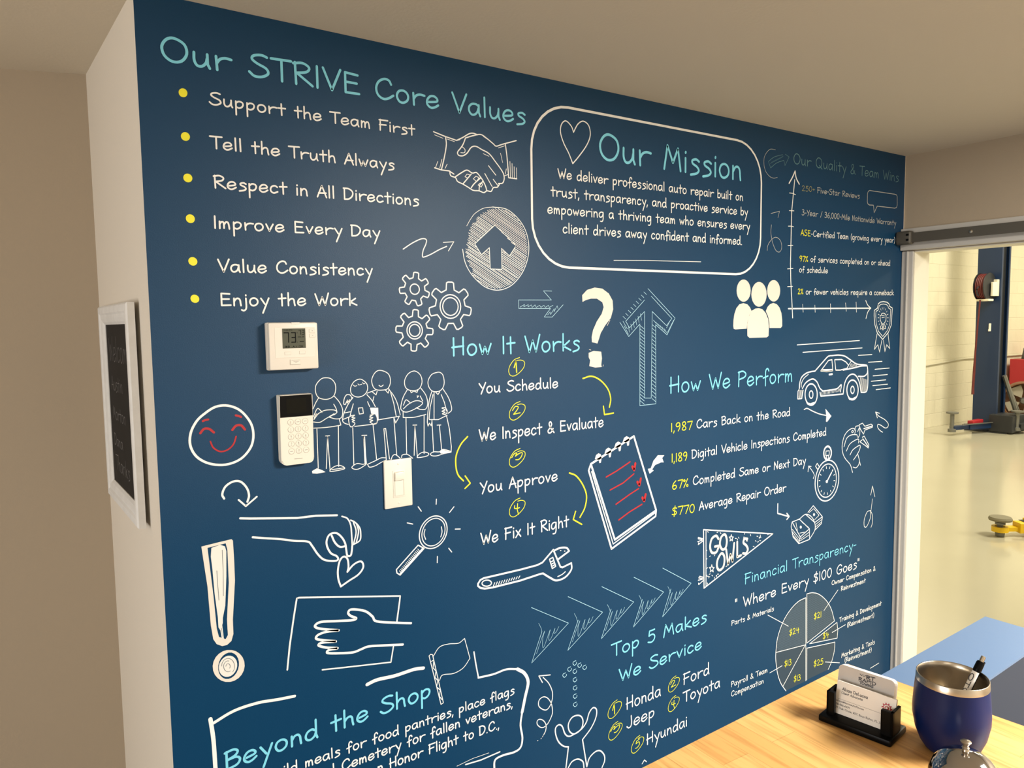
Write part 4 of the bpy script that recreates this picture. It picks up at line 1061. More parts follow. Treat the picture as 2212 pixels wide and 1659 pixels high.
  ('L','white',50.2,"10339 -6971 10101 -6949 9967 -6902 9894 -6831 9896 -6773 9971 -6687 10089 -6659 10208 -6663 11258 -6668 11808 -6655 11995 -6615 12377 -6325 12623 -6863 12700 -6895 13016 -6830"),
  ('S','white',52.9,"12415 -6354 12609 -6318 12842 -6355 12940 -6467"),
  ('L','white',53.7,"12940 -6467 12547 -6629"),
  ('S','white',53.9,"13016 -6830 13014 -7021 12795 -7198 12483 -7228 12254 -7102 12010 -6927"),
  ('L','white',52.5,"12010 -6927 11916 -6924 11254 -6970 10339 -6971"),
  ('S','white',32.6,"10310 -6846 10307 -6822 10293 -6798 10268 -6775 10235 -6755 10196 -6741 10154 -6732 10114 -6730 10078 -6735 10048 -6747 10028 -6764 10019 -6785 10022 -6809 10036 -6833 10061 -6856 10094 -6875 10133 -6890 10174 -6899 10215 -6901 10251 -6896 10281 -6885 10301 -6868 10310 -6846"),
  ('L','white',34.3,"12241 -6570 12356 -6539 12457 -6815 12333 -6853 12241 -6570"),
  ('L','white',34.3,"12290 -6657 12393 -6631"),
  ('L','white',34.4,"12308 -6723 12419 -6698"),
  ('L','white',34.4,"12326 -6789 12442 -6759"),
  ('S','white',29.3,"12523 -7126 12679 -7095 12797 -7040"),
  ('L','white',25.1,"10374 -6934 10416 -6854"),
  ('L','white',25.2,"10453 -6930 10496 -6853"),
  ('L','white',25.2,"10533 -6926 10576 -6852"),
  ('L','white',25.3,"10613 -6922 10656 -6851"),
  ('L','white',25.3,"10693 -6918 10736 -6850"),
  ('L','white',25.4,"10774 -6915 10817 -6849"),
  ('L','white',25.4,"10855 -6911 10898 -6848"),
  ('L','white',25.5,"10936 -6907 10980 -6847"),
  ('L','white',25.6,"11018 -6903 11062 -6845"),
  ('L','white',25.6,"11100 -6899 11144 -6844"),
  ('L','white',25.7,"11183 -6895 11227 -6843"),
  ('L','white',26.6,"12627 -6394 12647 -6397"),
  ('L','white',26.7,"12771 -6436 12791 -6440"),
 ]),
 ('notepad_drawing','white tilted spiral notepad with red lines and ticks',[
  ('L','white',64.7,"13761 -4061 15444 -3418 16383 -5819 14674 -6443 13761 -4061"),
  ('L','white',59.3,"13761 -4061 13678 -4241 14544 -6700 16360 -6003 16383 -5819"),
  ('L','white',35.1,"13788 -4286 14609 -6564 16360 -5883"),
  ('F','white',13.5,"13909 -3935 13959 -3823 14050 -3782 14141 -3824 14166 -3932 14140 -4067 14082 -4073 14057 -3968 14008 -3962"),
  ('F','white',13.6,"14283 -3811 14334 -3698 14427 -3656 14519 -3699 14545 -3808 14519 -3944 14459 -3950 14434 -3844 14384 -3838"),
  ('F','white',13.8,"14664 -3672 14716 -3558 14810 -3515 14905 -3557 14931 -3667 14905 -3805 14844 -3811 14819 -3704 14767 -3699"),
  ('F','white',13.9,"14996 -3544 15048 -3429 15144 -3386 15241 -3428 15267 -3538 15241 -3677 15179 -3683 15153 -3576 15101 -3571"),
  ('L','red',41.2,"14339 -4516 14744 -4388 15289 -4175"),
  ('L','red',41.4,"14486 -4924 15003 -4781 15444 -4558"),
  ('L','red',41.8,"14720 -5382 15266 -5164 15646 -5034"),
  ('L','red',42.1,"14827 -5875 15266 -5696 15782 -5540"),
  ('L','red',84.4,"15377 -4334 15457 -4443 15502 -4250"),
  ('L','red',85.2,"15587 -4826 15668 -4937 15727 -4744"),
  ('L','red',85.9,"15796 -5340 15873 -5453 15932 -5259"),
 ]),
 ('bent_arrow_drawing','small solid cream curved arrow beside the notepad',[
  ('F','white',14.5,"16730 -4138 16447 -4107 16262 -4255 16147 -4477 16023 -4479 16101 -4640 16272 -4560 16207 -4519 16332 -4398 16589 -4344 16707 -4358 16636 -4213"),
 ]),
 ('car_drawing','white line drawing of a speeding car',[
  ('S','white',48.5,"23541 -2471 23566 -2257 23673 -2066 23928 -1941 24189 -1899 24453 -1887"),
  ('L','white',49.3,"24453 -1891 25179 -1416 25280 -1369 25417 -1354"),
  ('S','white',50.1,"25469 -1356 25941 -1352 26334 -1407 26701 -1555 27149 -1740 27713 -1796 27888 -1878 27942 -2244 27943 -2672 27837 -2859 27496 -2859"),
  ('L','white',36.8,"23519 -2509 23463 -2565 23455 -2839 23697 -2846 23768 -2544"),
  ('S','white',52.7,"27496 -2859 27366 -2469 27132 -2203 26870 -2116 26582 -2195 26375 -2434 26283 -2845"),
  ('L','white',51.4,"26283 -2845 24854 -2833 24798 -2688"),
  ('S','white',48.7,"23718 -2482 23875 -2314 24100 -2207 24363 -2172 24600 -2295 24776 -2526 24949 -2637"),
  ('S','white',50.0,"24949 -2647 25395 -2644 25883 -2613 26144 -2483 26101 -2750"),
  ('S','white',30.2,"23652 -2429 23664 -2282 23804 -2113 24060 -1987"),
  ('L','white',41.1,"24822 -1894 25286 -1531 25509 -1509 25577 -1920 25197 -1942 24822 -1894"),
  ('F','white',17.1,"24855 -1896 24955 -1840 25557 -1857 25577 -1920 25198 -1946"),
  ('L','white',41.7,"25684 -1516 26124 -1523 26414 -1627 26600 -1759 26497 -1879 26069 -1922 25768 -1908 25684 -1516"),
  ('L','white',69.3,"25356 -2056 25547 -2051"),
  ('S','white',51.1,"26247 -1930 26606 -1905 27044 -1872 27413 -1832 27866 -1834"),
  ('S','white',52.3,"27281 -2221 27657 -2240 27862 -2154 27913 -2028"),
  ('S','white',31.9,"26600 -1759 26741 -1640 26757 -1599"),
  ('S','white',54.9,"24629 -2758 24610 -2646 24562 -2542 24489 -2454 24398 -2388 24295 -2351 24190 -2345 24090 -2371 24004 -2425 23939 -2504 23898 -2602 23887 -2710 23905 -2820 23952 -2923 24023 -3012 24113 -3078 24215 -3117 24320 -3124 24421 -3100 24509 -3046 24576 -2967 24617 -2868 24629 -2758"),
  ('S','white',47.8,"24368 -2741 24362 -2703 24347 -2666 24325 -2636 24298 -2613 24267 -2600 24235 -2598 24204 -2607 24178 -2627 24158 -2654 24146 -2689 24143 -2727 24148 -2765 24163 -2801 24185 -2832 24212 -2855 24243 -2867 24275 -2870 24306 -2861 24332 -2842 24352 -2814 24364 -2779 24368 -2741"),
  ('S','white',57.9,"27289 -2750 27269 -2642 27218 -2540 27143 -2454 27048 -2390 26942 -2354 26833 -2348 26730 -2373 26642 -2426 26574 -2503 26534 -2598 26523 -2703 26542 -2810 26591 -2911 26665 -2997 26758 -3061 26864 -3099 26973 -3107 27077 -3083 27167 -3031 27236 -2953 27278 -2857 27289 -2750"),
  ('S','white',50.4,"27021 -2734 27015 -2695 26999 -2658 26976 -2628 26947 -2605 26914 -2592 26880 -2590 26849 -2599 26822 -2618 26801 -2647 26788 -2681 26785 -2719 26792 -2758 26807 -2794 26830 -2825 26859 -2848 26892 -2861 26925 -2863 26957 -2854 26985 -2835 27005 -2807 27018 -2772 27021 -2734"),
  ('F','white',16.9,"23961 -2993 24225 -3051 24523 -3012 24427 -3116 24229 -3146 24046 -3088"),
  ('F','white',17.9,"26614 -2991 26909 -3053 27184 -2987 27096 -3098 26876 -3135 26691 -3091"),
  ('L','white',19.9,"27414 -2280 27532 -2818"),
  ('L','white',19.9,"27490 -2297 27588 -2822"),
  ('L','white',19.9,"27566 -2314 27645 -2825"),
  ('L','white',20.0,"27642 -2331 27702 -2829"),
  ('L','white',20.0,"27719 -2347 27759 -2833"),
  ('L','white',20.0,"27795 -2364 27817 -2836"),
  ('L','white',20.1,"27872 -2381 27874 -2840"),
  ('L','white',19.5,"26676 -1846 26780 -1704"),
  ('L','white',19.6,"26764 -1841 26854 -1720"),
  ('L','white',19.6,"26851 -1837 26928 -1735"),
  ('L','white',19.6,"26939 -1832 27002 -1751"),
  ('L','white',19.7,"27027 -1828 27076 -1767"),
  ('L','white',19.7,"27115 -1823 27151 -1782"),
  ('L','white',19.0,"24886 -2795 24923 -2666"),
  ('L','white',19.0,"24971 -2790 25008 -2663"),
  ('L','white',19.0,"25056 -2786 25093 -2660"),
  ('L','white',19.1,"25142 -2781 25178 -2657"),
  ('L','white',19.1,"25227 -2777 25264 -2655"),
  ('L','white',19.1,"25313 -2772 25350 -2652"),
  ('L','white',19.2,"25399 -2767 25437 -2649"),
  ('L','white',19.2,"25486 -2762 25523 -2646"),
  ('L','white',19.2,"25573 -2758 25610 -2643"),
  ('L','white',19.3,"25660 -2753 25698 -2640"),
  ('L','white',19.3,"25747 -2748 25785 -2638"),
  ('L','white',19.3,"25835 -2744 25873 -2635"),
  ('L','white',19.4,"25923 -2739 25961 -2632"),
  ('L','white',19.4,"26011 -2734 26050 -2629"),
  ('L','white',18.4,"23518 -2804 23558 -2531"),
  ('L','white',18.5,"23576 -2808 23607 -2534"),
  ('L','white',18.5,"23634 -2812 23655 -2537"),
  ('L','white',18.5,"23692 -2816 23704 -2540"),
  ('L','white',29.7,"23367 -899 27296 -838"),
  ('L','white',30.0,"23711 -1176 27495 -1127"),
  ('L','white',30.4,"27246 -1408 28192 -1409"),
  ('L','white',30.9,"27956 -1704 28929 -1706"),
  ('L','white',31.3,"28433 -2003 29484 -1998"),
  ('L','white',31.2,"28308 -2256 29356 -2254"),
  ('L','white',31.2,"28183 -2465 29246 -2463"),
  ('L','white',31.3,"28307 -2644 29376 -2647"),
  ('L','white',31.5,"28549 -2817 29607 -2810"),
 ]),
 ('curved_arrow','white curved arrow with solid head under the car drawing',[
  ('S','white',37.3,"23855 -3253 24034 -3227 24368 -3352 24774 -3485 25221 -3582"),
  ('F','white',17.4,"25161 -3322 25552 -3629 25282 -3833 25212 -3807 25229 -3613"),
 ]),
 ('squiggle_arrow','white squiggle arrow above the hand with keys',[
  ('S','white',31.7,"28551 -3718 28786 -3889 29257 -4080 29524 -4283 29460 -4406 29273 -4414 28989 -4287 28757 -4228 28740 -4341 28907 -4483 29119 -4579"),
  ('L','white',31.8,"28698 -3957 28551 -3713 28850 -3787"),
 ]),
 ('hand_with_keys_drawing','white line drawing of a hand holding keys',[
  ('S','white',31.2,"27043 -5964 26880 -5648 26530 -5361 26353 -5122 26300 -4824 26412 -4496 26655 -4300 26991 -4221 27167 -4323 27129 -4442"),
  ('S','white',30.6,"26427 -4886 26583 -4585 26874 -4479 27261 -4504 27307 -4583"),
  ('S','white',30.8,"26581 -5074 26804 -4828 27140 -4714 27398 -4691 27405 -4840"),
  ('S','white',31.0,"26842 -5249 27027 -5072 27367 -4960 27519 -4951 27503 -5099 27337 -5279 27087 -5474"),
  ('S','white',31.3,"27358 -5257 27477 -5494 27575 -5743"),
  ('S','white',31.2,"27077 -5758 27273 -5806 27443 -5715 27482 -5619"),
  ('S','white',31.0,"27124 -4319 27182 -4176 27375 -4157"),
  ('S','white',31.1,"27320 -4386 27444 -4249 27477 -4500 27353 -4637"),
  ('S','white',30.8,"26911 -4348 26973 -4305 27040 -4360 26956 -4389 26911 -4348"),
  ('L','white',31.1,"27417 -4123 27655 -4082 27815 -4220 28257 -4172 28372 -4232 28353 -4306 27822 -4371 27741 -4525 27512 -4305 27417 -4123"),
  ('L','white',31.3,"27658 -4642 27788 -4604 28138 -4990 28099 -5112 27939 -5020 27490 -4799 27662 -4742"),
  ('L','white',44.2,"27753 -4307 28328 -4259"),
  ('L','white',44.3,"27705 -4708 28097 -5061"),
 ]),
 ('stopwatch_drawing','white stopwatch',[
  ('S','white',47.0,"26119 -6166 26113 -5942 26045 -5729 25921 -5544 25751 -5403 25550 -5317 25335 -5293 25123 -5330 24931 -5426 24774 -5573 24664 -5758 24610 -5968 24614 -6185 24678 -6393 24796 -6576 24960 -6719 25157 -6810 25371 -6842 25586 -6810 25783 -6717 25947 -6571 26062 -6381 26119 -6166"),
  ('S','white',39.6,"25957 -6144 25953 -5963 25900 -5790 25803 -5640 25669 -5525 25511 -5455 25341 -5435 25172 -5466 25020 -5545 24895 -5665 24807 -5817 24763 -5988 24766 -6166 24816 -6335 24910 -6484 25039 -6600 25195 -6673 25365 -6698 25535 -6671 25691 -6594 25820 -6474 25912 -6320 25957 -6144"),
  ('S','white',71.0,"25598 -5039 25589 -4967 25561 -4899 25517 -4840 25459 -4796 25393 -4769 25325 -4761 25259 -4775 25201 -4807 25155 -4856 25126 -4917 25115 -4986 25124 -5057 25151 -5125 25195 -5184 25252 -5229 25317 -5256 25386 -5264 25453 -5252 25511 -5220 25557 -5171 25587 -5109 25598 -5039"),
  ('L','white',31.7,"25252 -4930 25465 -4941 25459 -5108 25242 -5095 25252 -4930"),
  ('L','white',31.8,"25291 -5113 25289 -5291"),
  ('L','white',31.9,"25412 -5126 25418 -5294"),
  ('L','white',31.4,"24611 -5425 24713 -5331 24848 -5477 24753 -5572 24611 -5425"),
  ('L','white',27.0,"25872 -6133 25799 -6124"),
  ('L','white',26.9,"25848 -5890 25778 -5915"),
  ('L','white',26.8,"25725 -5684 25673 -5737"),
  ('L','white',26.7,"25529 -5554 25504 -5625"),
  ('L','white',26.6,"25300 -5526 25308 -5601"),
  ('L','white',26.5,"25084 -5605 25121 -5669"),
  ('L','white',26.4,"24922 -5774 24981 -5814"),
  ('L','white',26.4,"24844 -5999 24915 -6008"),
  ('L','white',26.4,"24867 -6237 24934 -6213"),
  ('L','white',26.5,"24985 -6442 25036 -6390"),
  ('L','white',26.7,"25177 -6575 25202 -6504"),
  ('L','white',26.8,"25406 -6607 25398 -6531"),
  ('L','white',26.9,"25625 -6532 25587 -6466"),
  ('L','white',27.0,"25792 -6363 25730 -6321"),
  ('L','white',56.9,"25346 -6112 25490 -5951 25638 -5794"),
  ('L','white',28.6,"25677 -5758 25736 -5705"),
  ('F','white',17.8,"25415 -6109 25411 -6093 25403 -6077 25389 -6063 25373 -6051 25354 -6044 25334 -6042 25316 -6044 25300 -6051 25287 -6062 25280 -6075 25278 -6091 25281 -6108 25289 -6124 25303 -6138 25319 -6149 25338 -6156 25358 -6159 25376 -6157 25393 -6150 25405 -6139 25412 -6125"),
 ]),
 ('curved_arrow','small white curved arrow left of the stopwatch',[
  ('S','white',27.9,"24490 -5870 24544 -5747 24402 -5564 24185 -5374"),
  ('L','white',27.7,"24153 -5580 24185 -5369 24340 -5404"),
 ]),
 ('loop_arrow','thin white looped arrow pointing up',[
  ('L','white',26.6,"28368 -7047 28478 -6692 28668 -7154"),
  ('L','white',20.9,"28500 -7223 28417 -7683"),
  ('S','white',26.7,"28417 -7683 28141 -7699 27948 -7981 27960 -8257 28133 -8286 28362 -8009 28384 -7717 28532 -7917 28545 -8196 28449 -8378"),
 ]),
 ('bent_arrow_drawing','small white bent arrow to the banknotes',[
  ('L','white',47.0,"22409 -6512 22407 -6860 23050 -7077"),
  ('L','white',47.7,"22934 -6942 23078 -7081 22940 -7165"),
 ]),
 ('banknotes_drawing','white line drawing of a banded stack of banknotes',[
  ('L','white',30.9,"23254 -7312 23682 -7274 24310 -7739 23760 -7953 23254 -7312"),
  ('L','white',30.9,"23254 -7312 23201 -7463 23327 -7877 23680 -8191 23760 -7953"),
  ('L','white',31.7,"24310 -7739 24323 -8143 23680 -8191"),
  ('L','white',31.4,"24056 -7154 24632 -7555"),
  ('L','white',31.5,"24201 -7104 24521 -6899 25112 -7412 24632 -7555"),
  ('L','white',32.1,"25112 -7412 25060 -7662 24672 -7837"),
  ('S','white',31.2,"23682 -7274 24056 -7154 24415 -7301 24633 -7574 24642 -7850 24323 -8143"),
  ('L','white',19.0,"23483 -7367 23579 -7688"),
  ('L','white',19.1,"23726 -7803 24018 -7817"),
  ('L','white',19.3,"24290 -7118 24555 -7014 24896 -7323 24629 -7445"),
  ('L','white',18.9,"23273 -7582 23733 -8020"),
  ('L','white',19.0,"23293 -7692 23706 -8105"),
  ('L','white',19.2,"23791 -8030 24284 -7862"),
  ('L','white',19.2,"23764 -8098 24288 -7972"),
  ('L','white',19.5,"24695 -7639 25055 -7514"),
  ('L','white',19.5,"24698 -7731 25058 -7607"),
  ('L','white',19.0,"23278 -7779 23691 -8157"),
  ('L','white',19.2,"23860 -7429 24249 -7674"),
  ('F','white',17.4,"23836 -7598 23833 -7582 23826 -7567 23815 -7554 23801 -7543 23785 -7536 23768 -7533 23752 -7535 23739 -7541 23728 -7551 23722 -7564 23720 -7579 23723 -7594 23730 -7609 23741 -7623 23755 -7634 23771 -7641 23788 -7643 23804 -7642 23817 -7636 23828 -7626 23834 -7613"),
  ('F','white',17.7,"24640 -7257 24637 -7241 24630 -7226 24618 -7212 24604 -7201 24587 -7194 24570 -7192 24554 -7193 24539 -7200 24529 -7210 24522 -7223 24520 -7238 24523 -7254 24531 -7269 24542 -7283 24557 -7293 24573 -7301 24591 -7303 24607 -7301 24621 -7295 24632 -7285 24639 -7272"),
 ]),
 ('pennant_drawing','white drawn pennant flag with block letters and confetti',[
  ('L','white',41.7,"18541 -6798 22152 -7560 18586 -8767 18541 -6798"),
  ('L','white',31.0,"18662 -6835 18683 -8700"),
  ('L','white',30.9,"18521 -7100 18291 -7011 18292 -7059 18522 -7125 18270 -7151"),
  ('L','white',31.0,"18522 -7164 18294 -7251 18316 -7191"),
  ('L','white',31.2,"18559 -8397 18373 -8320 18328 -8366 18559 -8446 18306 -8442"),
  ('L','white',31.3,"18560 -8495 18330 -8592 18321 -8541"),
  ('S','cream',85.1,"19273 -7232 19153 -7107 18941 -7174 18864 -7419 18947 -7630 19160 -7669 19277 -7528"),
  ('S','cream',85.5,"19536 -7131 19393 -7221 19348 -7442 19471 -7629 19639 -7594 19694 -7373 19633 -7181 19536 -7131"),
  ('S','cream',85.6,"19400 -7764 19235 -7946 19214 -8171 19336 -8311 19528 -8234 19587 -7981 19521 -7803 19400 -7764"),
  ('S','cream',88.1,"20758 -7495 20605 -7468 20556 -7594 20711 -7723 20790 -7873 20690 -7990 20538 -7961"),
  ('L','cream',82.1,"19277 -7469 19100 -7463"),
  ('L','cream',82.9,"19665 -7665 19771 -8199 19888 -7872 19991 -8142 20070 -7523"),
  ('L','cream',83.8,"20228 -7501 20237 -8039 20438 -8010"),
  ('L','white',28.8,"19917 -7199 19947 -7284 20030 -7302 19966 -7344 19989 -7430 19919 -7371 19851 -7406 19872 -7327 19807 -7263 19889 -7274 19917 -7199"),
  ('L','white',28.3,"18952 -8049 18985 -8145 19076 -8167 19005 -8213 19031 -8310 18954 -8242 18880 -8280 18903 -8192 18831 -8118 18921 -8132 18952 -8049"),
  ('L','white',20.6,"19199 -8451 19204 -8498"),
  ('L','white',20.4,"18808 -8427 18864 -8442"),
  ('L','white',20.6,"19207 -8460 19160 -8476"),
  ('L','white',20.7,"19296 -8437 19238 -8428"),
  ('L','white',21.1,"20576 -7388 20556 -7429"),
  ('L','white',21.1,"20616 -7268 20594 -7308"),
  ('L','white',20.4,"18724 -8352 18705 -8391"),
  ('L','white',20.9,"20217 -7393 20244 -7440"),
  ('L','white',20.4,"19244 -6998 19191 -7006"),
  ('L','white',21.0,"20286 -7350 20316 -7396"),
  ('L','white',21.5,"21444 -7553 21381 -7548"),
  ('L','white',20.5,"18955 -8405 19003 -8439"),
  ('L','white',21.4,"21183 -7630 21234 -7668"),
  ('L','white',21.7,"21914 -7529 21854 -7535"),
  ('L','white',21.5,"21443 -7534 21495 -7571"),
  ('L','white',21.1,"20534 -7539 20513 -7580"),
  ('L','white',20.9,"20114 -7360 20173 -7374"),
  ('L','white',21.2,"20735 -7531 20766 -7578"),
  ('L','white',20.6,"19091 -8497 19076 -8538"),
  ('L','white',20.5,"18879 -8342 18828 -8351"),
  ('L','white',20.4,"18889 -7738 18839 -7749"),
  ('L','white',20.3,"18723 -7801 18674 -7813"),
  ('L','white',21.5,"21447 -7475 21463 -7525"),
  ('L','white',21.5,"21362 -7701 21302 -7704"),
  ('L','white',20.2,"18736 -6886 18771 -6927"),
  ('L','white',21.3,"20918 -7370 20932 -7419"),
  ('L','white',21.1,"20576 -7408 20552 -7447"),
  ('L','white',21.2,"20703 -7526 20709 -7574"),
  ('L','white',21.5,"21416 -7663 21477 -7688"),
  ('L','white',20.4,"18739 -8396 18795 -8408"),
  ('L','white',21.4,"21070 -7812 21130 -7836"),
  ('L','white',21.4,"21262 -7488 21324 -7507"),
  ('L','white',20.4,"18739 -8618 18752 -8666"),
  ('L','white',20.3,"18713 -7509 18674 -7534"),
  ('L','white',20.5,"19357 -7034 19394 -7076"),
  ('L','white',20.5,"19103 -7745 19066 -7773"),
  ('L','white',20.8,"19713 -8242 19659 -8249"),
  ('L','white',20.4,"18831 -8434 18811 -8472"),
  ('L','white',21.5,"21448 -7572 21392 -7583"),
  ('L','white',20.4,"18754 -8104 18714 -8128"),
 ]),
 ('pie_chart_drawing','white outlined pie chart with grey hatched slices',[
  ('F','slate',17.8,"24154 -10333 23924 -10352 23671 -10390 23423 -10492 23177 -10625 22960 -10793 22793 -10973 22629 -11214 22514 -11466 22449 -11730 22431 -11975 22425 -12130 22438 -12291 22547 -12792 22754 -13231 23059 -13608 24270 -13576"),
  ('F','slate',17.9,"24227 -10202 24593 -10237 25021 -10403 25464 -10731 25807 -11140 25955 -11408 26048 -11681 24287 -12114"),
  ('F','slate',18.2,"24446 -12181 26220 -11780 26289 -12127 26255 -12422"),
  ('F','slate',18.3,"24321 -13558 24293 -12310 26108 -12546 26092 -12852 25939 -13249 25700 -13537"),
  ('S','white',30.3,"24154 -10333 23671 -10390 23177 -10625 22793 -10973 22514 -11466 22431 -11975 22438 -12291 22547 -12792 22754 -13231 23059 -13608"),
  ('L','white',26.8,"24170 -10337 24270 -13576"),
  ('L','white',26.1,"22431 -11982 24210 -12159"),
  ('L','white',27.1,"24185 -12168 22880 -13380"),
  ('L','white',27.2,"24287 -12114 24227 -10202"),
  ('L','white',28.0,"26048 -11681 24287 -12114"),
  ('L','white',27.3,"24446 -12181 26220 -11780 26289 -12127 26255 -12422 24446 -12181"),
  ('L','white',27.4,"24321 -13558 24293 -12310 26108 -12546"),
  ('S','white',28.6,"24227 -10202 24593 -10237 25021 -10403 25464 -10731 25807 -11140 26048 -11681"),
  ('S','white',28.2,"26108 -12546 26092 -12852 25939 -13249 25700 -13537"),
  ('L','white',23.9,"21942 -10474 23143 -11178"),
  ('L','white',26.1,"26238 -10488 25341 -11098"),
  ('L','white',26.6,"26796 -12015 25914 -12107"),
  ('L','white',26.1,"25495 -13178 26454 -13475"),
  ('L','white',24.3,"22102 -12650 22810 -12582"),
  ('L','white',27.9,"28681 -14320 29304 -14271"),
  ('L','hatch',9.8,"23976 -10396 24146 -10562"),
  ('L','hatch',9.8,"23936 -10419 24148 -10627"),
  ('L','hatch',9.8,"23854 -10400 24150 -10692"),
  ('L','hatch',9.8,"23814 -10423 24152 -10756"),
  ('L','hatch',9.7,"23732 -10404 24154 -10821"),
  ('L','hatch',9.7,"23692 -10427 24156 -10886"),
  ('L','hatch',9.7,"23653 -10450 24158 -10951"),
  ('L','hatch',9.7,"23613 -10472 24160 -11015"),
  ('L','hatch',9.7,"23573 -10495 24162 -11080"),
  ('L','hatch',9.7,"23534 -10518 24164 -11145"),
  ('L','hatch',9.7,"23494 -10540 24166 -11210"),
  ('L','hatch',9.7,"23455 -10563 24168 -11275"),
  ('L','hatch',9.7,"23415 -10585 24170 -11340"),
  ('L','hatch',9.7,"23335 -10567 24172 -11405"),
  ('L','hatch',9.7,"23296 -10589 24174 -11470"),
  ('L','hatch',9.7,"23256 -10612 24176 -11535"),
  ('L','hatch',9.6,"23217 -10634 24178 -11600"),
  ('L','hatch',9.6,"23178 -10656 24180 -11665"),
  ('L','hatch',9.6,"23139 -10679 24182 -11730"),
  ('L','hatch',9.6,"23141 -10742 24184 -11796"),
  ('L','hatch',9.6,"23102 -10764 24186 -11861"),
  ('L','hatch',9.6,"23063 -10786 24188 -11926"),
  ('L','hatch',9.6,"23024 -10809 24190 -11991"),
  ('L','hatch',9.6,"22985 -10831 24192 -12057"),
  ('L','hatch',9.6,"22987 -10894 24194 -12122"),
  ('L','hatch',9.6,"22948 -10916 24110 -12100"),
  ('L','hatch',9.6,"22910 -10938 24070 -12122"),
  ('L','hatch',9.6,"22871 -10960 23987 -12100"),
  ('L','hatch',9.6,"22833 -10982 23904 -12079"),
  ('L','hatch',9.6,"22794 -11004 23864 -12100"),
  ('L','hatch',9.6,"22796 -11067 23781 -12079"),
  ('L','hatch',9.6,"22757 -11089 23699 -12057"),
  ('L','hatch',9.6,"22759 -11152 23659 -12079"),
  ('L','hatch',9.6,"22720 -11174 23578 -12058"),
  ('L','hatch',9.6,"22722 -11237 23496 -12036"),
  ('L','hatch',9.6,"22684 -11259 23457 -12058"),
  ('L','hatch',9.6,"22645 -11280 23376 -12036"),
  ('L','hatch',9.6,"22647 -11343 23295 -12015"),
  ('L','hatch',9.6,"22609 -11365 23256 -12037"),
  ('L','hatch',9.6,"22610 -11428 23176 -12016"),
  ('L','hatch',9.6,"22572 -11449 23136 -12037"),
  ('L','hatch',9.6,"22534 -11471 23057 -12016"),
  ('L','hatch',9.6,"22535 -11534 22977 -11995"),
  ('L','hatch',9.6,"22537 -11597 22938 -12016"),
  ('L','hatch',9.6,"22539 -11660 22859 -11995"),
  ('L','hatch',9.6,"22500 -11681 22780 -11974"),
  ('L','hatch',9.6,"22502 -11744 22742 -11996"),
  ('L','hatch',9.6,"22504 -11807 22663 -11975"),
  ('L','hatch',10.0,"25110 -10488 25784 -11135"),
  ('L','hatch',10.0,"24936 -10391 25833 -11253"),
  ('L','hatch',10.0,"24851 -10378 25881 -11371"),
  ('L','hatch',9.9,"24722 -10324 25930 -11489"),
  ('L','hatch',9.9,"24594 -10270 25979 -11608"),
  ('L','hatch',9.9,"24510 -10258 25935 -11637"),
  ('L','hatch',9.9,"24469 -10287 25892 -11667"),
  ('L','hatch',9.9,"24385 -10275 25849 -11697"),
  ('L','hatch',9.8,"24302 -10263 25760 -11682"),
  ('L','hatch',9.8,"24261 -10293 25717 -11711"),
  ('L','hatch',9.8,"24264 -10364 25674 -11741"),
  ('L','hatch',9.8,"24266 -10435 25586 -11726"),
  ('L','hatch',9.8,"24268 -10507 25543 -11755"),
  ('L','hatch',9.9,"24270 -10578 25501 -11784"),
  ('L','hatch',9.9,"24272 -10649 25413 -11769"),
  ('L','hatch',9.9,"24275 -10720 25371 -11799"),
  ('L','hatch',9.9,"24277 -10792 25328 -11828"),
  ('L','hatch',9.9,"24279 -10863 25241 -11813"),
  ('L','hatch',9.9,"24281 -10935 25199 -11842"),
  ('L','hatch',9.9,"24284 -11006 25157 -11871"),
  ('L','hatch',9.9,"24286 -11078 25071 -11856"),
  ('L','hatch',9.9,"24288 -11149 25029 -11885"),
  ('L','hatch',9.9,"24290 -11221 24987 -11914"),
  ('L','hatch',9.9,"24293 -11292 24901 -11899"),
  ('L','hatch',9.9,"24295 -11364 24859 -11928"),
  ('L','hatch',9.9,"24297 -11436 24818 -11956"),
  ('L','hatch',9.9,"24299 -11507 24733 -11941"),
  ('L','hatch',9.9,"24301 -11579 24691 -11970"),
  ('L','hatch',9.9,"24304 -11651 24650 -11999"),
  ('L','hatch',9.9,"24306 -11723 24565 -11984"),
  ('L','hatch',9.9,"24308 -11795 24524 -12012"),
  ('L','hatch',9.9,"24310 -11867 24483 -12041"),
 ]),
 ('chevron_drawing','thin pale blue chevron of the row of five',[
  ('L','pale',15.0,"11602 -7808 12896 -8565 11588 -9387 11954 -8576"),
  ('L','pale',9.3,"11954 -8576 11918 -8458 11845 -8315"),
  ('S','pale',10.0,"11759 -9167 11913 -8832 12049 -8584 11978 -8786 11975 -9037 12044 -8992 12239 -8600 12191 -8778 12198 -8890 12275 -8846 12413 -8596 12373 -8729 12450 -8716 12549 -8582"),
 ]),
 ('chevron_drawing','thin pale blue chevron of the row of five',[
  ('L','pale',15.6,"12891 -7787 14185 -8547 12864 -9367 13256 -8562"),
  ('L','pale',9.6,"13226 -8586 13189 -8472 13116 -8334"),
  ('S','pale',10.3,"13034 -9156 13187 -8833 13321 -8594 13251 -8788 13249 -9030 13318 -8986 13511 -8609 13464 -8780 13471 -8888 13547 -8846 13684 -8605 13644 -8733 13722 -8721 13819 -8591"),
 ]),
 ('chevron_drawing','thin pale blue chevron of the row of five',[
  ('L','pale',16.1,"14159 -7766 15438 -8517 14130 -9344 14519 -8532"),
  ('L','pale',9.9,"14484 -8598 14447 -8488 14373 -8357"),
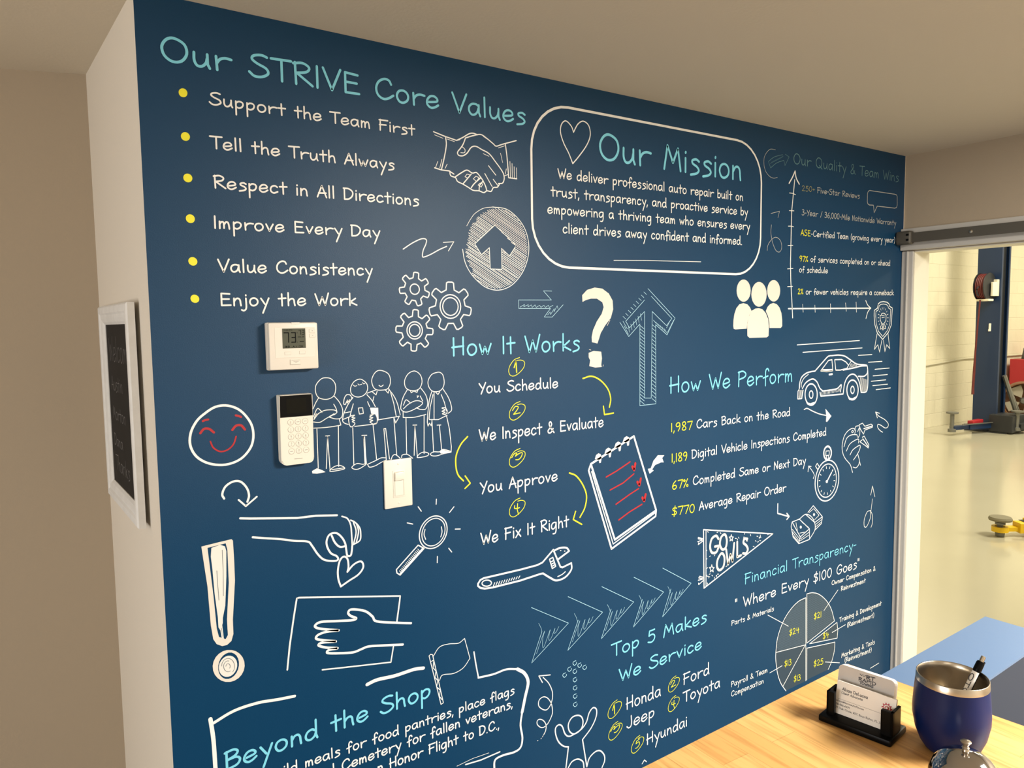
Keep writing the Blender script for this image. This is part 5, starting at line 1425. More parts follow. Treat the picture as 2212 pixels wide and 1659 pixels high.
  ('S','pale',10.6,"14297 -9142 14446 -8833 14577 -8605 14509 -8791 14508 -9021 14576 -8980 14764 -8620 14719 -8783 14726 -8886 14801 -8846 14934 -8616 14896 -8738 14972 -8727 15068 -8603"),
 ]),
 ('chevron_drawing','thin pale blue chevron of the row of five',[
  ('L','pale',16.6,"15447 -7749 16720 -8487 15424 -9307 15803 -8520"),
  ('L','pale',10.3,"15772 -8589 15735 -8484 15661 -8358"),
  ('S','pale',11.0,"15588 -9113 15735 -8816 15864 -8597 15798 -8775 15798 -8997 15865 -8957 16050 -8611 16006 -8768 16014 -8867 16088 -8828 16219 -8607 16182 -8724 16257 -8713 16352 -8595"),
 ]),
 ('chevron_drawing','thin pale blue chevron of the row of five',[
  ('L','pale',17.1,"16678 -7710 17968 -8470 16670 -9286 17044 -8462"),
  ('L','pale',10.6,"17019 -8581 16981 -8478 16906 -8354"),
  ('S','pale',11.3,"16836 -9095 16983 -8804 17112 -8588 17046 -8764 17047 -8981 17114 -8942 17301 -8602 17256 -8756 17265 -8853 17340 -8816 17472 -8599 17434 -8714 17510 -8703 17605 -8586"),
 ]),
 ('loop_arrow','white arrow with two loops',[
  ('S','white',26.8,"11979 -9912 12179 -10150 12304 -10462 12262 -10727 12119 -10885 11967 -10847 11818 -10695 11832 -10531 11972 -10479 12123 -10557 12249 -10744 12293 -10950 12271 -11114 12114 -11319 11935 -11367 11785 -11255 11749 -11137 11825 -11088 11963 -11164 12063 -11324 12048 -11490 11983 -11585"),
  ('L','white',29.5,"11952 -10052 11829 -9827 12228 -9910"),
  ('L','white',16.3,"11958 -11609 11932 -11638"),
  ('L','white',16.3,"11894 -11662 11876 -11677"),
  ('L','white',16.2,"11775 -11691 11754 -11693"),
 ]),
 ('dotted_arrow_drawing','arrow made of small pale rings',[
  ('S','pale',19.4,"13160 -9749 13072 -9761 13053 -9814 13111 -9874 13184 -9842 13184 -9803"),
  ('S','pale',19.5,"13340 -9863 13251 -9876 13232 -9929 13291 -9989 13364 -9957 13364 -9918"),
  ('S','pale',19.6,"13530 -9981 13440 -9993 13421 -10047 13480 -10107 13555 -10076 13555 -10036"),
  ('S','pale',19.3,"12964 -9878 12876 -9890 12857 -9943 12915 -10002 12987 -9971 12988 -9932"),
  ('S','pale',19.2,"12783 -10004 12696 -10015 12677 -10068 12734 -10127 12806 -10096 12806 -10058"),
  ('S','pale',19.4,"13158 -9997 13070 -10009 13051 -10062 13109 -10122 13182 -10091 13182 -10052"),
  ('S','pale',19.4,"13162 -10248 13073 -10259 13054 -10312 13112 -10372 13185 -10342 13186 -10302"),
  ('S','pale',19.5,"13165 -10494 13076 -10505 13057 -10558 13116 -10619 13189 -10588 13189 -10549"),
  ('S','pale',19.5,"13166 -10745 13077 -10755 13058 -10808 13116 -10870 13189 -10839 13190 -10800"),
  ('S','pale',19.5,"13169 -10997 13080 -11007 13061 -11060 13120 -11121 13193 -11092 13193 -11052"),
 ]),
 ('cheering_figure_drawing','white outlined figure with raised arms',[
  ('S','white',40.6,"13206 -11411 13004 -11412 12869 -11565 12894 -11769 13027 -11912 13189 -11933 13353 -11855 13414 -11676 13355 -11503 13206 -11411"),
  ('S','white',40.5,"12863 -12251 12678 -12165 12495 -11962 12399 -11692 12409 -11523 12527 -11475 12644 -11567 12734 -11803 12866 -11935 13053 -11943 13353 -11877 13546 -11719 13645 -11484 13798 -11366 13933 -11464 13909 -11702 13711 -11973 13391 -12211"),
  ('S','white',40.7,"12857 -12874 12993 -12746 13210 -12746 13400 -12891 13440 -13095"),
  ('S','white',41.5,"13551 -13102 13650 -12868 13875 -12756 14073 -12791 14229 -12982 14243 -13169 14142 -13338"),
  ('L','white',41.1,"13391 -12211 13551 -13102"),
  ('L','white',40.5,"12863 -12251 12764 -12851"),
 ]),
 ('roof_drawing','small white peaked line at the counter edge',[
  ('L','white',30.4,"15798 -13817 15891 -13727 15985 -13813"),
 ]),
 ('open_frame_drawing','thick white broken frame around the bottom left text',[
  ('S','white',86.0,"3182 -8302 3196 -8440 3225 -8803 3237 -9413 3242 -9593"),
  ('S','white',65.9,"3236 -8411 3674 -8273 4182 -8251 4599 -8305 4992 -8343"),
  ('S','white',85.6,"6737 -8582 7005 -8541 7467 -8573 7987 -8558 8252 -8599"),
  ('S','white',37.4,"9734 -8573 9790 -8934 9857 -9300"),
  ('S','white',52.9,"9856 -9309 10330 -9348 10741 -9331 11106 -9425"),
  ('S','white',94.0,"11106 -9425 11343 -9614 11462 -9899 11360 -10279 11246 -10700"),
  ('S','white',58.2,"11246 -10700 11187 -11047 11246 -11433 11178 -11686 10963 -11749 10597 -11712 10338 -11756 10308 -12015"),
  ('L','white',12.6,"9155 -11501 9641 -11464 10139 -11484"),
  ('L','white',38.0,"9419 -11552 9886 -11595 10495 -11577"),
 ]),
 ('flag_drawing','white outlined flag on a hatched pole',[
  ('L','white',21.6,"8416 -8326 8462 -8296 8516 -8323 8796 -9672 8726 -9693 8416 -8326"),
  ('L','white',21.6,"8480 -8488 8549 -8465 8521 -8666 8601 -8772 8569 -8931 8649 -9037 8609 -9194 8712 -9308 8685 -9469 8756 -9575"),
  ('S','white',19.3,"8528 -8377 8716 -8176 8994 -8165 9275 -8217 9458 -8137"),
  ('L','white',19.7,"9458 -8137 9609 -8712"),
  ('S','white',19.9,"9609 -8712 9403 -8913 9116 -8981 8790 -8931 8695 -9051"),
 ]),
]
for name, label, items in MURAL:
    ink = Ink(MM); cols = []; lv = 0; last = None
    for k, c, wd, dat in items:
        if c not in cols: cols.append(c)
        mi = cols.index(c)
        if last is not None and c != last: lv += 1
        last = c; lift = (.0010 if k == 'T' else .0004) + lv * .00008; wd *= 1e-4
        if k == 'T':
            t, x0, z0, x1, z1, h = dat; ink.text(t, (x0 * 1e-4, z0 * 1e-4), (x1 * 1e-4, z1 * 1e-4), h * 1e-4, wd, lift, mi); continue
        n = [int(q) * 1e-4 for q in dat.split()]; P = list(zip(n[::2], n[1::2]))
        if k in 'FG': ink.fill(P if k == 'F' else catmull(P + P[:1], 4)[:-1], lift, mi)
        else: ink.stroke(catmull(P) if k == 'S' else P, wd, lift, mi)
    o = obj(name, ink.mesh(name), [MT[c] for c in cols], mural); o['label'] = label
# ------------------------------------------------------------------ thermostat
def IM(lift0=0.): return Matrix(((1, 0, 0, 0), (0, 0, -1, -lift0), (0, 1, 0, 0), (0, 0, 0, 1)))
def fplate(bm, x0, z0, x1, z1, y0, y1, bev=0.): return box(bm, x0, -y1, z0, x1, -y0, z1, bev)
T0 = (.5187, D - .0002, H - .0427)
th = thing('thermostat', 'white square wall thermostat with grey display reading 73', 'thermostat', T0)
a = .0535; b = .0507
obj('back_plate', fplate(B(), -a - .0008, -b - .0008, a + .0008, b + .0008, 0, .016, .003), plast, th, True)
obj('front_cover', fplate(B(), -a, -b, a, b, .016, .028, .0035), plast, th, True)
bm = B(); fplate(bm, -a + .012, -b + .026, a - .007, b - .010, .028, .0286, .0004); obj('face_panel', bm, plast, th)
lx0, lx1, lz0, lz1 = -.0252, .0252, -.0046, .0380
bm = B(); fplate(bm, lx0, lz0, lx1, lz1, .0286, .0291); lc = obj('display', bm, lcd_m, th); lc['label'] = 'grey-green digital display'
def seg7(ink, ch, x, z, wd, h, t):
    S = {'7': 'abc', '3': 'abgcd'}[ch]; m_ = h / 2
    Q = {'a': ((x, z + h), (x + wd, z + h)), 'b': ((x + wd, z + h), (x + wd, z + m_)), 'c': ((x + wd, z + m_), (x + wd, z)), 'd': ((x, z), (x + wd, z)), 'g': ((x + wd * .1, z + m_), (x + wd, z + m_))}
    for s in S: ink.stroke(list(Q[s]), t, .0293, 0)
ink = Ink(IM())
seg7(ink, '7', -.0215, .0085, .0095, .0205, .0022); seg7(ink, '3', -.0055, .0085, .0085, .0205, .0022)
seg7(ink, '7', .0105, .0245, .0045, .0095, .0012); seg7(ink, '3', .0178, .0245, .0042, .0095, .0012)
ink.disc((.0070, .0285), .0009, .0293, 0); ink.disc((.0070, .0085), .0007, .0293, 0)
ink.text('COOL ON', (.0082, .0185), (.0215, .0185), .0022, .0004, .0293); ink.text('FAN ON', (-.0205, -.0028), (-.0105, -.0028), .0038, .0005, .0293); ink.text('COOL', (.0095, -.0028), (.0195, -.0028), .0038, .0005, .0293)
ink.text('12:00 PM', (-.0215, .0330), (-.0035, .0330), .0030, .0004, .0293); ink.stroke([(.0125, .0095), (.0205, .0095)], .0016, .0293)
ink.fill([(-.0045, -.003), (-.0015, .0012), (.0012, -.003), (-.0016, -.0012)], .0293); ink.stroke([(.003, .0005), (.0045, -.0025), (.006, .0005)], .0005, .0293)
obj('display_digits', ink.mesh('display_digits'), lcdk, lc)
for x0, z0, x1, z1, t in ((.0335, .0285, .0475, .0360, '+'), (.0340, .0185, .0480, .0260, '-'), (-.0215, -.0185, -.0085, -.0120, ''), (.0105, -.0175, .0235, -.0110, '')):
    bt = obj('button', fplate(B(), x0, z0, x1, z1, .0286, .0294, .0005), plast, th)
    ink = Ink(IM()); ink.stroke([(x0, z1), (x0, z0), (x1, z0), (x1, z1), (x0, z1)], .0004, .0288); obj('button_gap', ink.mesh('button_gap'), gapm, bt)
    if t:
        ink = Ink(IM()); ink.text(t, ((x0 + x1) / 2 - .0015, z0 + .0020), ((x0 + x1) / 2 + .0015, z0 + .0020), .0042, .0007, .0296); obj('button_legend', ink.mesh('button_legend'), greyp, bt)
nb = obj('label_plate', fplate(B(), -.0100, -.0395, .0125, -.0285, .0280, .0286, .0004), plast, th)
ink = Ink(IM())
for k, (q, r) in enumerate(((-.007, .011), (-.003, .008), (0, .005))): ink.stroke([(q, -.0305 - k * .0027), (r, -.0303 - k * .0027)], .0007, .0288)
ink.stroke([(-.0100, -.0290), (-.0100, -.0397), (.0125, -.0397)], .0006, .0288); obj('label_print', ink.mesh('label_print'), greyp, nb)
obj('top_latch', fplate(B(), -.0045, b - .004, .0135, b + .0006, .012, .0284, .0005), plast, th)
# ------------------------------------------------------------------ alarm keypad
K0 = (.5207, D - .0002, H - .225)
kp = thing('alarm_keypad', 'tall white wall keypad with black screen above fifteen round buttons', 'keypad', K0)
hw, t1, t0 = .0364, .0765, -.0775
def rr_pts(x0, z0, x1, z1, rb, rt, n=7):
    P = []
    for cx_, cz_, r_, a0 in ((x1 - rt, z1 - rt, rt, 90), (x1 - rb, z0 + rb, rb, 0), (x0 + rb, z0 + rb, rb, -90), (x0 + rt, z1 - rt, rt, -180)):
        for k in range(n):
            q = math.radians(a0 - 90 * k / (n - 1)); P.append((cx_ + r_ * math.cos(q), cz_ + r_ * math.sin(q)))
    return P
XZ = Matrix(((1, 0, 0, 0), (0, 0, -1, 0), (0, 1, 0, 0), (0, 0, 0, 1)))
def slab(P, y0, y1, bev=0.):
    bm = prism(B(), P, y0, y1, M=XZ)
    if bev:
        fs = [f for f in bm.faces if len(f.verts) > 4 and f.calc_center_median().y < -(y0 + y1) / 2]
        bmesh.ops.bevel(bm, geom=[e for f in fs for e in f.edges], offset=bev, segments=2, affect='EDGES')
    return bm
obj('body', slab(rr_pts(-hw, t0, hw, t1, .013, .002), 0, .020, .0018), plast2, kp, True)
sc_ = obj('black_panel', slab(rr_pts(-hw + .0006, t1 - .0485, hw - .0006, t1 - .0006, .0006, .0018), .0195, .0206), blackp, kp); sc_['label'] = 'gloss black panel'
obj('screen', slab(rr_pts(-.0215, t1 - .040, .0225, t1 - .0085, .001, .001), .0206, .0208), mat('screen_dark_olive', (.007, .0065, .004), .3, spec=.08), sc_)
LEG = ['x', '--', '---', '1', '2', '3', '4', '5', '6', '7', '8', '9', '---', '0', '---']
for r_ in range(5):
    for c_ in range(3):
        x = -.0138 + .0162 * c_; z = .0165 - .0160 * r_
        bm = lathe(B(), [(0, .0206), (.0055, .0206), (.0064, .0199), (.0066, .019)], 24, M=Matrix(((1, 0, 0, x), (0, 0, -1, 0), (0, 1, 0, z), (0, 0, 0, 1))))
        bt = obj('button', bm, plast2, kp, True); ink = Ink(IM()); L_ = LEG[r_ * 3 + c_]
        if L_[0] == '-': ink.stroke([(x - .0028, z), (x + .0028, z)], .0010, .0208)
        else: ink.text(L_, (x - .0013, z - .0008), (x + .0013, z - .0008), .0042, .0006, .0208); ink.stroke([(x - .0014, z - .0030), (x + .0014, z - .0030)], .0007, .0208)
        for k in range(24):
            pass
        ink.stroke([(x + .0066 * math.cos(k * PI / 12), z + .0066 * math.sin(k * PI / 12)) for k in range(25)], .0004, .0203); obj('button_legend', ink.mesh('button_legend'), greyp, bt)
ink = Ink(IM()); ink.stroke([(-.008, -.0650), (.0095, -.0648)], .0012, .0203); obj('maker_print', ink.mesh('maker_print'), greyp, kp)
# ------------------------------------------------------------------ light switch
S0 = (.7675, D - .0002, H - .3805)
sw = thing('light_switch', 'ivory wall plate with a rocker light switch and two screws', 'switch', S0)
obj('wall_plate', fplate(B(), -.0370, -.0590, .0365, .0588, 0, .0062, .0028), plast2, sw, True)
fr = obj('switch_frame', fplate(B(), -.0150, -.0335, .0165, .0325, .005, .0078, .0009), plast2, sw, True)
bm = B(); fplate(bm, -.0118, -.0300, .0135, .0290, .0076, .0080); obj('recess', bm, mat('switch_recess', (.62, .57, .48), .5), fr)
bm = B(); box(bm, -.0112, -.0135, .0085, .0128, -.0070, .0280, .0015); obj('paddle', bm, plast2, sw, True)
bm = B(); fplate(bm, -.0108, -.0290, .0110, .0070, .0078, .0086, .0004); obj('lower_rocker', bm, plast2, sw)
for z in (-.0475, .0475):
    bm = lathe(B(), [(0, .0072), (.0022, .0068), (.0030, .006)], 16, M=Matrix(((1, 0, 0, 0), (0, 0, -1, 0), (0, 1, 0, z), (0, 0, 0, 1)))); box(bm, -.0022, -.0075, z - .0003, .0022, -.0070, z + .0003); obj('screw', bm, plast, sw)
# ------------------------------------------------------------------ framed chalkboard on the return wall
O = Vector((.2005 + .016, 2.14, H - .4225)); uu = Vector((.0115, -.42, 0)).normalized(); FM = frame((O.x, O.y, O.z), uu, (0, 0, 1))
cb = thing('chalkboard', 'small chalkboard in a chipped white wooden frame hung on the narrow wall', 'chalkboard', mw=FM)
LW, LH, TK = .4202, .4772, .017; fw = .045
def mitre(u0, v0, u1, v1): pass
prof = [(0, 0), (0, TK * .8), (.004, TK), (.018, TK), (.022, TK * .82), (.030, TK * .86), (fw - .006, TK * .7), (fw, TK * .45), (fw, 0)]
sides = [((0, 0), (1, 0), (0, 1), LW), ((LW, 0), (0, 1), (-1, 0), LH), ((LW, LH), (-1, 0), (0, -1), LW), ((0, LH), (0, -1), (1, 0), LH)]
for (o_, d_, n_, ln) in sides:
    bm = B(); A = []; Bv = []
    for q, h_ in prof:
        A.append(bm.verts.new((o_[0] + d_[0] * q + n_[0] * q, o_[1] + d_[1] * q + n_[1] * q, h_))); e_ = ln - q
        Bv.append(bm.verts.new((o_[0] + d_[0] * e_ + n_[0] * q, o_[1] + d_[1] * e_ + n_[1] * q, h_)))
    fs = [bm.faces.new((A[i], A[i + 1], Bv[i + 1], Bv[i])) for i in range(len(prof) - 1)] + [bm.faces.new(A), bm.faces.new(Bv[::-1])]
    bmesh.ops.recalc_face_normals(bm, faces=fs); obj('frame_rail', bm, frame_m, cb)
bm = B(); box(bm, fw - .004, fw - .004, .002, LW - fw + .004, LH - fw + .004, .006); sl = obj('slate', bm, slate_m, cb); sl['label'] = 'black slate with chalk writing'
ink = Ink(Matrix.Identity(4))
for t, u0, u1, v, h in (('Welcome', .075, .375, .345, .055), ('Austin', .085, .25, .275, .034), ('Morton', .085, .27, .205, .030), ('Dana', .085, .21, .140, .028), ('Thanks', .09, .29, .080, .036)): ink.text(t, (u0, v), (u1, v), h, .0022, .0064)
obj('chalk_writing', ink.mesh('chalk_writing'), chalk, sl)
# ------------------------------------------------------------------ sliding door track over the opening
tr = thing('sliding_door_track', 'dark bronze sliding door track screwed to the header board above the doorway', 'door track', (2.97, 1.5, H + .2965))
obj('rail', box(B(), 0, -1.75, 0, .006, .075, .0375, .001), bronze, tr)
for y in (-.155, -.60, -1.05, -1.5):
    bm = lathe(B(), [(0, .004), (.006, .003), (.0075, 0)], 12, M=Matrix(((0, 0, -1, 0), (0, 1, 0, y), (1, 0, 0, .019), (0, 0, 0, 1)))); obj('bolt', bm, steel, tr)
    bm = lathe(B(), [(.008, 0), (.008, .0242)], 12, M=Matrix(((0, 0, 1, .006), (0, 1, 0, y), (1, 0, 0, .019), (0, 0, 0, 1)))); obj('standoff', bm, bronze, tr)
es = obj('end_stop', box(B(), -.012, .062, -.007, .020, .122, .046, .009, seg=4), bronze, tr, True)
for z in (.010, .030): obj('stop_screw', box(B(), -.016, .068, z - .004, -.011, .077, z + .004, .001), blackp, es)
# ------------------------------------------------------------------ wooden counter top
CT = H - .54
bm = prism(B(), [(.02, .12), (1.104, .12), (1.1105, .145), (1.069, .6432), (.02, .6155)], CT - .0345, CT)
bmesh.ops.bevel(bm, geom=[e for e in bm.edges], offset=.002, segments=2, affect='EDGES')
tag(obj('counter_top', bm, wood), 'light butcher-block wooden counter top in front of the mural', 'counter top')
# ------------------------------------------------------------------ business card holder and cards
HO = Vector((.880, .570, CT)); hu = Vector((.15, -.989, 0)).normalized(); HM = frame(HO, hu, (-hu.y, hu.x, 0))
hd = thing('business_card_holder', 'black plastic business card holder on the wooden counter', 'card holder', mw=HM)
obj('base', box(B(), 0, 0, 0, .0935, .054, .009, .0025), blackp, hd, True)
bm = B(); box(bm, .011, .034, .009, .0845, .050, .026, .001); obj('rear_step', bm, blackp, hd)
for u0, u1 in ((.0065, .017), (.0765, .0915)):
    bm = B(); box(bm, u0, .010, .008, u1, .0165, .041, .0008); box(bm, u0 if u0 < .05 else u1 - .004, .010, .008, u0 + .004 if u0 < .05 else u1, .038, .041, .0008); obj('upright', bm, blackp, hd)
def card(nm, label, u0, u1, v0, w0, lean, hgt, thick, m, rnd, grp, M=HM):
    ca, sa = math.cos(lean), math.sin(lean); L4 = Matrix(((1, 0, 0, u0), (0, sa, ca, v0), (0, ca, -sa, w0), (0, 0, 0, 1)))   # local x along, y up the card, z backwards
    t = thing(nm, label, 'business card', mw=M @ L4, group=grp); W_ = u1 - u0
    P = rr_pts(0, 0, W_, hgt, rnd, rnd, 5); bm = prism(B(), P, 0, thick); obj('card_stock', bm, m, t); return t, W_
FI = Matrix(((1, 0, 0, 0), (0, 1, 0, 0), (0, 0, -1, 0), (0, 0, 0, 1)))
t, W_ = card('business_card_stack', 'front stack of white business cards with a red gear emblem', .0125, .0885, .0195, .0095, math.radians(15), .0425, .004, cardw, .0004, None)
ink = Ink(FI); Z1 = .00015
ink.text('Alissa DeLucca', (.0075, .0315), (.041, .0315), .0038, .00065, Z1); ink.text('Client Advocate', (.0070, .0270), (.035, .0270), .0028, .00045, Z1)
ink.stroke([(.003, .0195), (W_ - .004, .0195)], .00022, Z1); ink.text('alissa@bocaautofix.com', (.0015, .0157), (.038, .0157), .0022, .00036, Z1); ink.text('561-826-6634', (.0015, .0112), (.020, .0112), .0022, .00036, Z1)
ink.text('97 Oak Circle, #27, Boca Raton, FL 33431', (.0015, .0066), (.066, .0066), .0023, .00036, Z1); obj('card_print', ink.mesh('card_print'), inkd, t)
ink = Ink(FI); gc = (.0655, .0285); P = []
for k in range(10):
    for da, rr in ((-.26, .0050), (-.16, .0066), (.16, .0066), (.26, .0050)):
        q = 2 * PI * (k + da) / 10; P.append((gc[0] + rr * math.cos(q), gc[1] + rr * math.sin(q)))
ink.fill(P, Z1, 0); ink.disc(gc, .0040, Z1 + .0001, 1, 20); ink.stroke(catmull([(gc[0] - .0012, gc[1] - .0022), (gc[0] - .0024, gc[1] - .0002), (gc[0] - .0008, gc[1] + .0022)]), .0010, Z1 + .0002, 0); ink.stroke(catmull([(gc[0] + .0004, gc[1] - .0018), (gc[0] + .0022, gc[1]), (gc[0] + .0006, gc[1] + .0020)]), .0013, Z1 + .0002, 0)
o = obj('gear_emblem', ink.mesh('gear_emblem'), [inkr, cardw], t); o['label'] = 'red gear emblem'
t, W_ = card('business_card_stack', 'rear stack of grey rounded towing business cards', .0085, .0815, .0350, .0255, math.radians(12), .0435, .010, cardw, .006, None)
bm = prism(B(), rr_pts(.0003, .0003, W_ - .0003, .0432, .006, .006, 5), -.0003, 0); o = obj('top_card', bm, cardg, t); o['label'] = 'grey printed face'
ink = Ink(FI); Z1 = .0005
ink.text('RT', (.0365, .0350), (.0475, .0355), .0042, .0013, Z1); ink.text('RAPID', (.027, .0300), (.050, .0300), .0040, .0010, Z1); ink.text('TOWING', (.029, .0262), (.047, .0262), .0028, .0008, Z1)
for k in range(5): ink.stroke([(.0285 + k * .0016, .0385 - (k % 2) * .0012), (.0295 + k * .0016, .0385 - (k % 2) * .0012)], .0009, Z1)
ink.stroke([(.022, .0215), (.0245, .0195), (.027, .0185)], .0009, Z1)
for x in (.029, .042): ink.fill([(x, .013), (x, .019), (x + .002, .022), (x + .008, .022), (x + .0095, .019), (x + .0095, .013)], Z1)
ink.stroke([(.0295, .0195), (.038, .0195)], .0012, Z1, 1); ink.stroke([(.0425, .0195), (.051, .0195)], .0012, Z1, 1)
obj('card_print', ink.mesh('card_print'), [inkd, cardg], t)
# ------------------------------------------------------------------ tumbler, pens, bell
CU = Vector((.953, .4345, CT))
cu = thing('tumbler', 'navy blue steel tumbler with a bare metal rim holding a pen', 'cup', CU)
bm = lathe(B(), [(0, 0), (.024, 0), (.0285, .002), (.034, .010), (.0395, .024), (.0430, .042), (.0432, .052), (.0422, .068), (.0405, .087), (.0405, .0875)], 64); obj('body', bm, navyp, cu, 'all')
bm = lathe(B(), [(.0405, .0873), (.0400, .0958), (.0395, .0966), (.0386, .0960), (.0388, .0870), (.0405, .062), (.0410, .048), (.036, .022), (.024, .006), (0, .005)], 64); obj('steel_rim', bm, steel, cu, 'all')
def pen(nm, label, tip, top, r, mats, txt=None):
    d = Vector(top) - Vector(tip); L_ = d.length; M = d.to_track_quat('Z', 'Y').to_matrix().to_4x4(); M.translation = Vector(tip); p = thing(nm, label, 'pen', mw=M)
    obj('barrel', lathe(B(), [(0, 0), (.001, .001), (r * .8, .012), (r, .02), (r, L_ * .83), (0, L_ * .83)], 20), mats[0], p, True)
    obj('cap_end', lathe(B(), [(r * 1.02, L_ * .83), (r * 1.12, L_ * .845), (r * 1.1, L_ * .92), (r * .9, L_ * .94), (0, L_ * .94)], 20), mats[1], p, True)
    obj('clicker', lathe(B(), [(r * .62, L_ * .93), (r * .62, L_ * .995), (0, L_)], 16), mats[2], p, True)
    return p, M, L_
p1, M1, L1 = pen('ballpoint_pen', 'black and white ballpoint pen standing in the tumbler', CU + Vector((-.016, .004, .007)), (.9930, .4165, CT + .1165), .0043, (blackp, blackp, steel))
lv_ = M1.to_3x3().inverted() @ Vector((-.95, .2, .15)); a0 = math.atan2(lv_.y, lv_.x); bm = B(); P_ = []
for k in range(13):
    q = a0 + math.radians(-80 + 160 * k / 12); P_.append([bm.verts.new((.00455 * math.cos(q), .00455 * math.sin(q), L1 * z)) for z in (.22, .825)])
for p_, q_ in zip(P_, P_[1:]): bm.faces.new((p_[0], q_[0], q_[1], p_[1]))
o = obj('barrel_wrap', bm, cardw, p1, True); o['label'] = 'white printed side of the barrel'
q = a0 - math.radians(35); bm = B(); box(bm, -.0016, .0046, L1 * .76, .0016, .0066, L1 * .95, .0005, M=Matrix.Rotation(q + PI / 2 + .6, 4, 'Z')); obj('clip', bm, blackp, p1)
ca_, sa_ = math.cos(a0), math.sin(a0)
ink = Ink(Matrix(((0, -sa_, ca_, ca_ * .0046), (0, ca_, sa_, sa_ * .0046), (1, 0, 0, 0), (0, 0, 0, 1)))); ink.text('MOTO', (L1 * .46, -.0026), (L1 * .80, -.0026), .0050, .0010, .0003); obj('barrel_print', ink.mesh('barrel_print'), inkd, p1)
be = thing('service_bell', 'chrome counter service bell with a small top button', 'bell', (.8600, .3755, CT))
obj('base', lathe(B(), [(0, 0), (.038, 0), (.0385, .002), (.0375, .007), (.032, .010), (0, .010)], 48), chrome, be, True)
obj('dome', lathe(B(), [(.0365, .0145), (.0370, .0155), (.0368, .022), (.0352, .033), (.0312, .0435), (.0245, .0515), (.0158, .0565), (.007, .0585), (0, .0588)], 64), chrome, be, 'all')
obj('plunger', lathe(B(), [(.0036, .057), (.0036, .060), (.0030, .0612), (.0040, .0624), (.0028, .0640), (.0032, .0660), (.0052, .0682), (.0056, .0695), (.0042, .0706), (0, .0708)], 20), steel, be, True)
obj('stem', lathe(B(), [(.003, .009), (.003, .057)], 12), steel, be)
# ------------------------------------------------------------------ the workshop seen through the doorway
lf = thing('vehicle_lift_post', 'tall blue steel vehicle lift post with low black arms', 'vehicle lift', (11.5, 4.95, 0))
bm = B(); box(bm, 0, -.15, 0, .012, .15, 4.2); box(bm, .012, .138, 0, .26, .15, 4.2); box(bm, .255, -.15, 0, .267, .15, 4.2); box(bm, 0, -.162, 0, .04, -.15, 4.2); box(bm, .227, -.162, 0, .267, -.15, 4.2); obj('column', bm, liftb, lf)
bm = B(); box(bm, .045, -.12, .1, .225, .13, 4.2); obj('carriage', bm, dark_m, lf)
obj('base_plate', box(B(), -.12, -.35, 0, .38, .2, .018), dark_m, lf)
bm = B(); box(bm, -.012, -.014, 0, 0, .014, .11, .003); box(bm, -.02, .0, .0, -.012, .014, .03); o = obj('lock_lever', bm, cardw, lf); o.location = (0, -.04, 1.42)
def arm(n, p, q, m, wd=.10, ht=.07, z=.07):
    p = Vector(p); q = Vector(q); d = q - p; L_ = d.length; M = frame((p.x, p.y, z), d, Vector((-d.y, d.x, 0))); bm = B(); box(bm, 0, -wd / 2, 0, L_ * .62, wd / 2, ht, M=M); box(bm, L_ * .5, -wd * .38, .008, L_, wd * .38, ht - .01, M=M); return bm
a1 = obj('lift_arm', arm(0, (-.05, -.12, 0), (-.78, .06, 0), liftb), liftb, lf)
obj('arm_edge', box(B(), 0, 0, 0, .60, .012, .014, M=frame((-.10, -.17, .142), Vector((-.73, .18, 0)), Vector((-.18, -.73, 0)))), galv, a1)
a2 = obj('lift_arm', arm(0, (.02, -.42, 0), (.85, -.62, 0), dark_m, .12), dark_m, lf)
obj('arm_edge', box(B(), 0, 0, 0, .75, .012, .014, M=frame((.06, -.50, .142), Vector((.83, -.2, 0)), Vector((.2, .83, 0)))), galv, a2)
for nm, (x, y) in (('lift_pad', (-.78, .06)), ('lift_pad', (.02, -.42))):
    bm = lathe(B(), [(0, .05), (.05, .05), (.05, .09), (.028, .10), (.026, .30), (.075, .305), (.078, .325), (0, .33)], 20, c=(x, y, 0)); obj(nm, bm, galv, lf, True)
bm = B(); tube(bm, [(.20, -.165, .79), (.42, -.25, .24)], .030, 6); tube(bm, [(.25, -.165, .74), (.50, -.25, .24)], .022, 6); obj('arm_restraint_strut', bm, galv, lf)
obj('pivot_block', box(B(), -.12, -.42, .02, .28, -.12, .26, .01), dark_m, lf)
obj('red_lever', box(B(), -.48, -.08, .14, -.18, .0, .19, .01), redp, lf)
obj('motor_box', box(B(), .62, -.60, .12, .90, -.40, .30, .01), liftb, lf)
# hose reel on the post
hr = thing('hose_reel', 'red hose reel bracketed to the blue lift post', 'hose reel', (11.34, 4.93, H + .42))
RY = Matrix(((1, 0, 0, 0), (0, 0, 1, 0), (0, -1, 0, 0), (0, 0, 0, 1)))
obj('drum', lathe(B(), [(0, -.07), (.19, -.07), (.195, -.06), (.12, -.055), (.12, .055), (.195, .06), (.19, .07), (0, .07)], 32, M=RY), dark_m, hr, True)
bm = B()
for k in range(5): lathe(bm, [(.165 + .017 * math.cos(t), -.044 + .022 * k + .011 * math.sin(t)) for t in [q * PI / 4 for q in range(9)]], 32, M=RY)
o = obj('hose_coil', bm, hose, hr, True); o['label'] = 'wound red hose'
bm = B(); box(bm, -.02, -.115, -.13, .16, -.085, .06, .005); box(bm, .10, -.12, -.13, .158, .05, .10, .005); box(bm, -.10, -.10, -.20, .05, .06, -.17, .005); obj('bracket', bm, jamb_m, hr)
bm = B(); tube(bm, [(-.17 + .06 * math.cos(t), 0.0, -.06 + .06 * math.sin(t)) for t in [q * PI / 6 for q in range(3, 10)]], .010, 6); obj('hose_loop', bm, dark_m, hr)
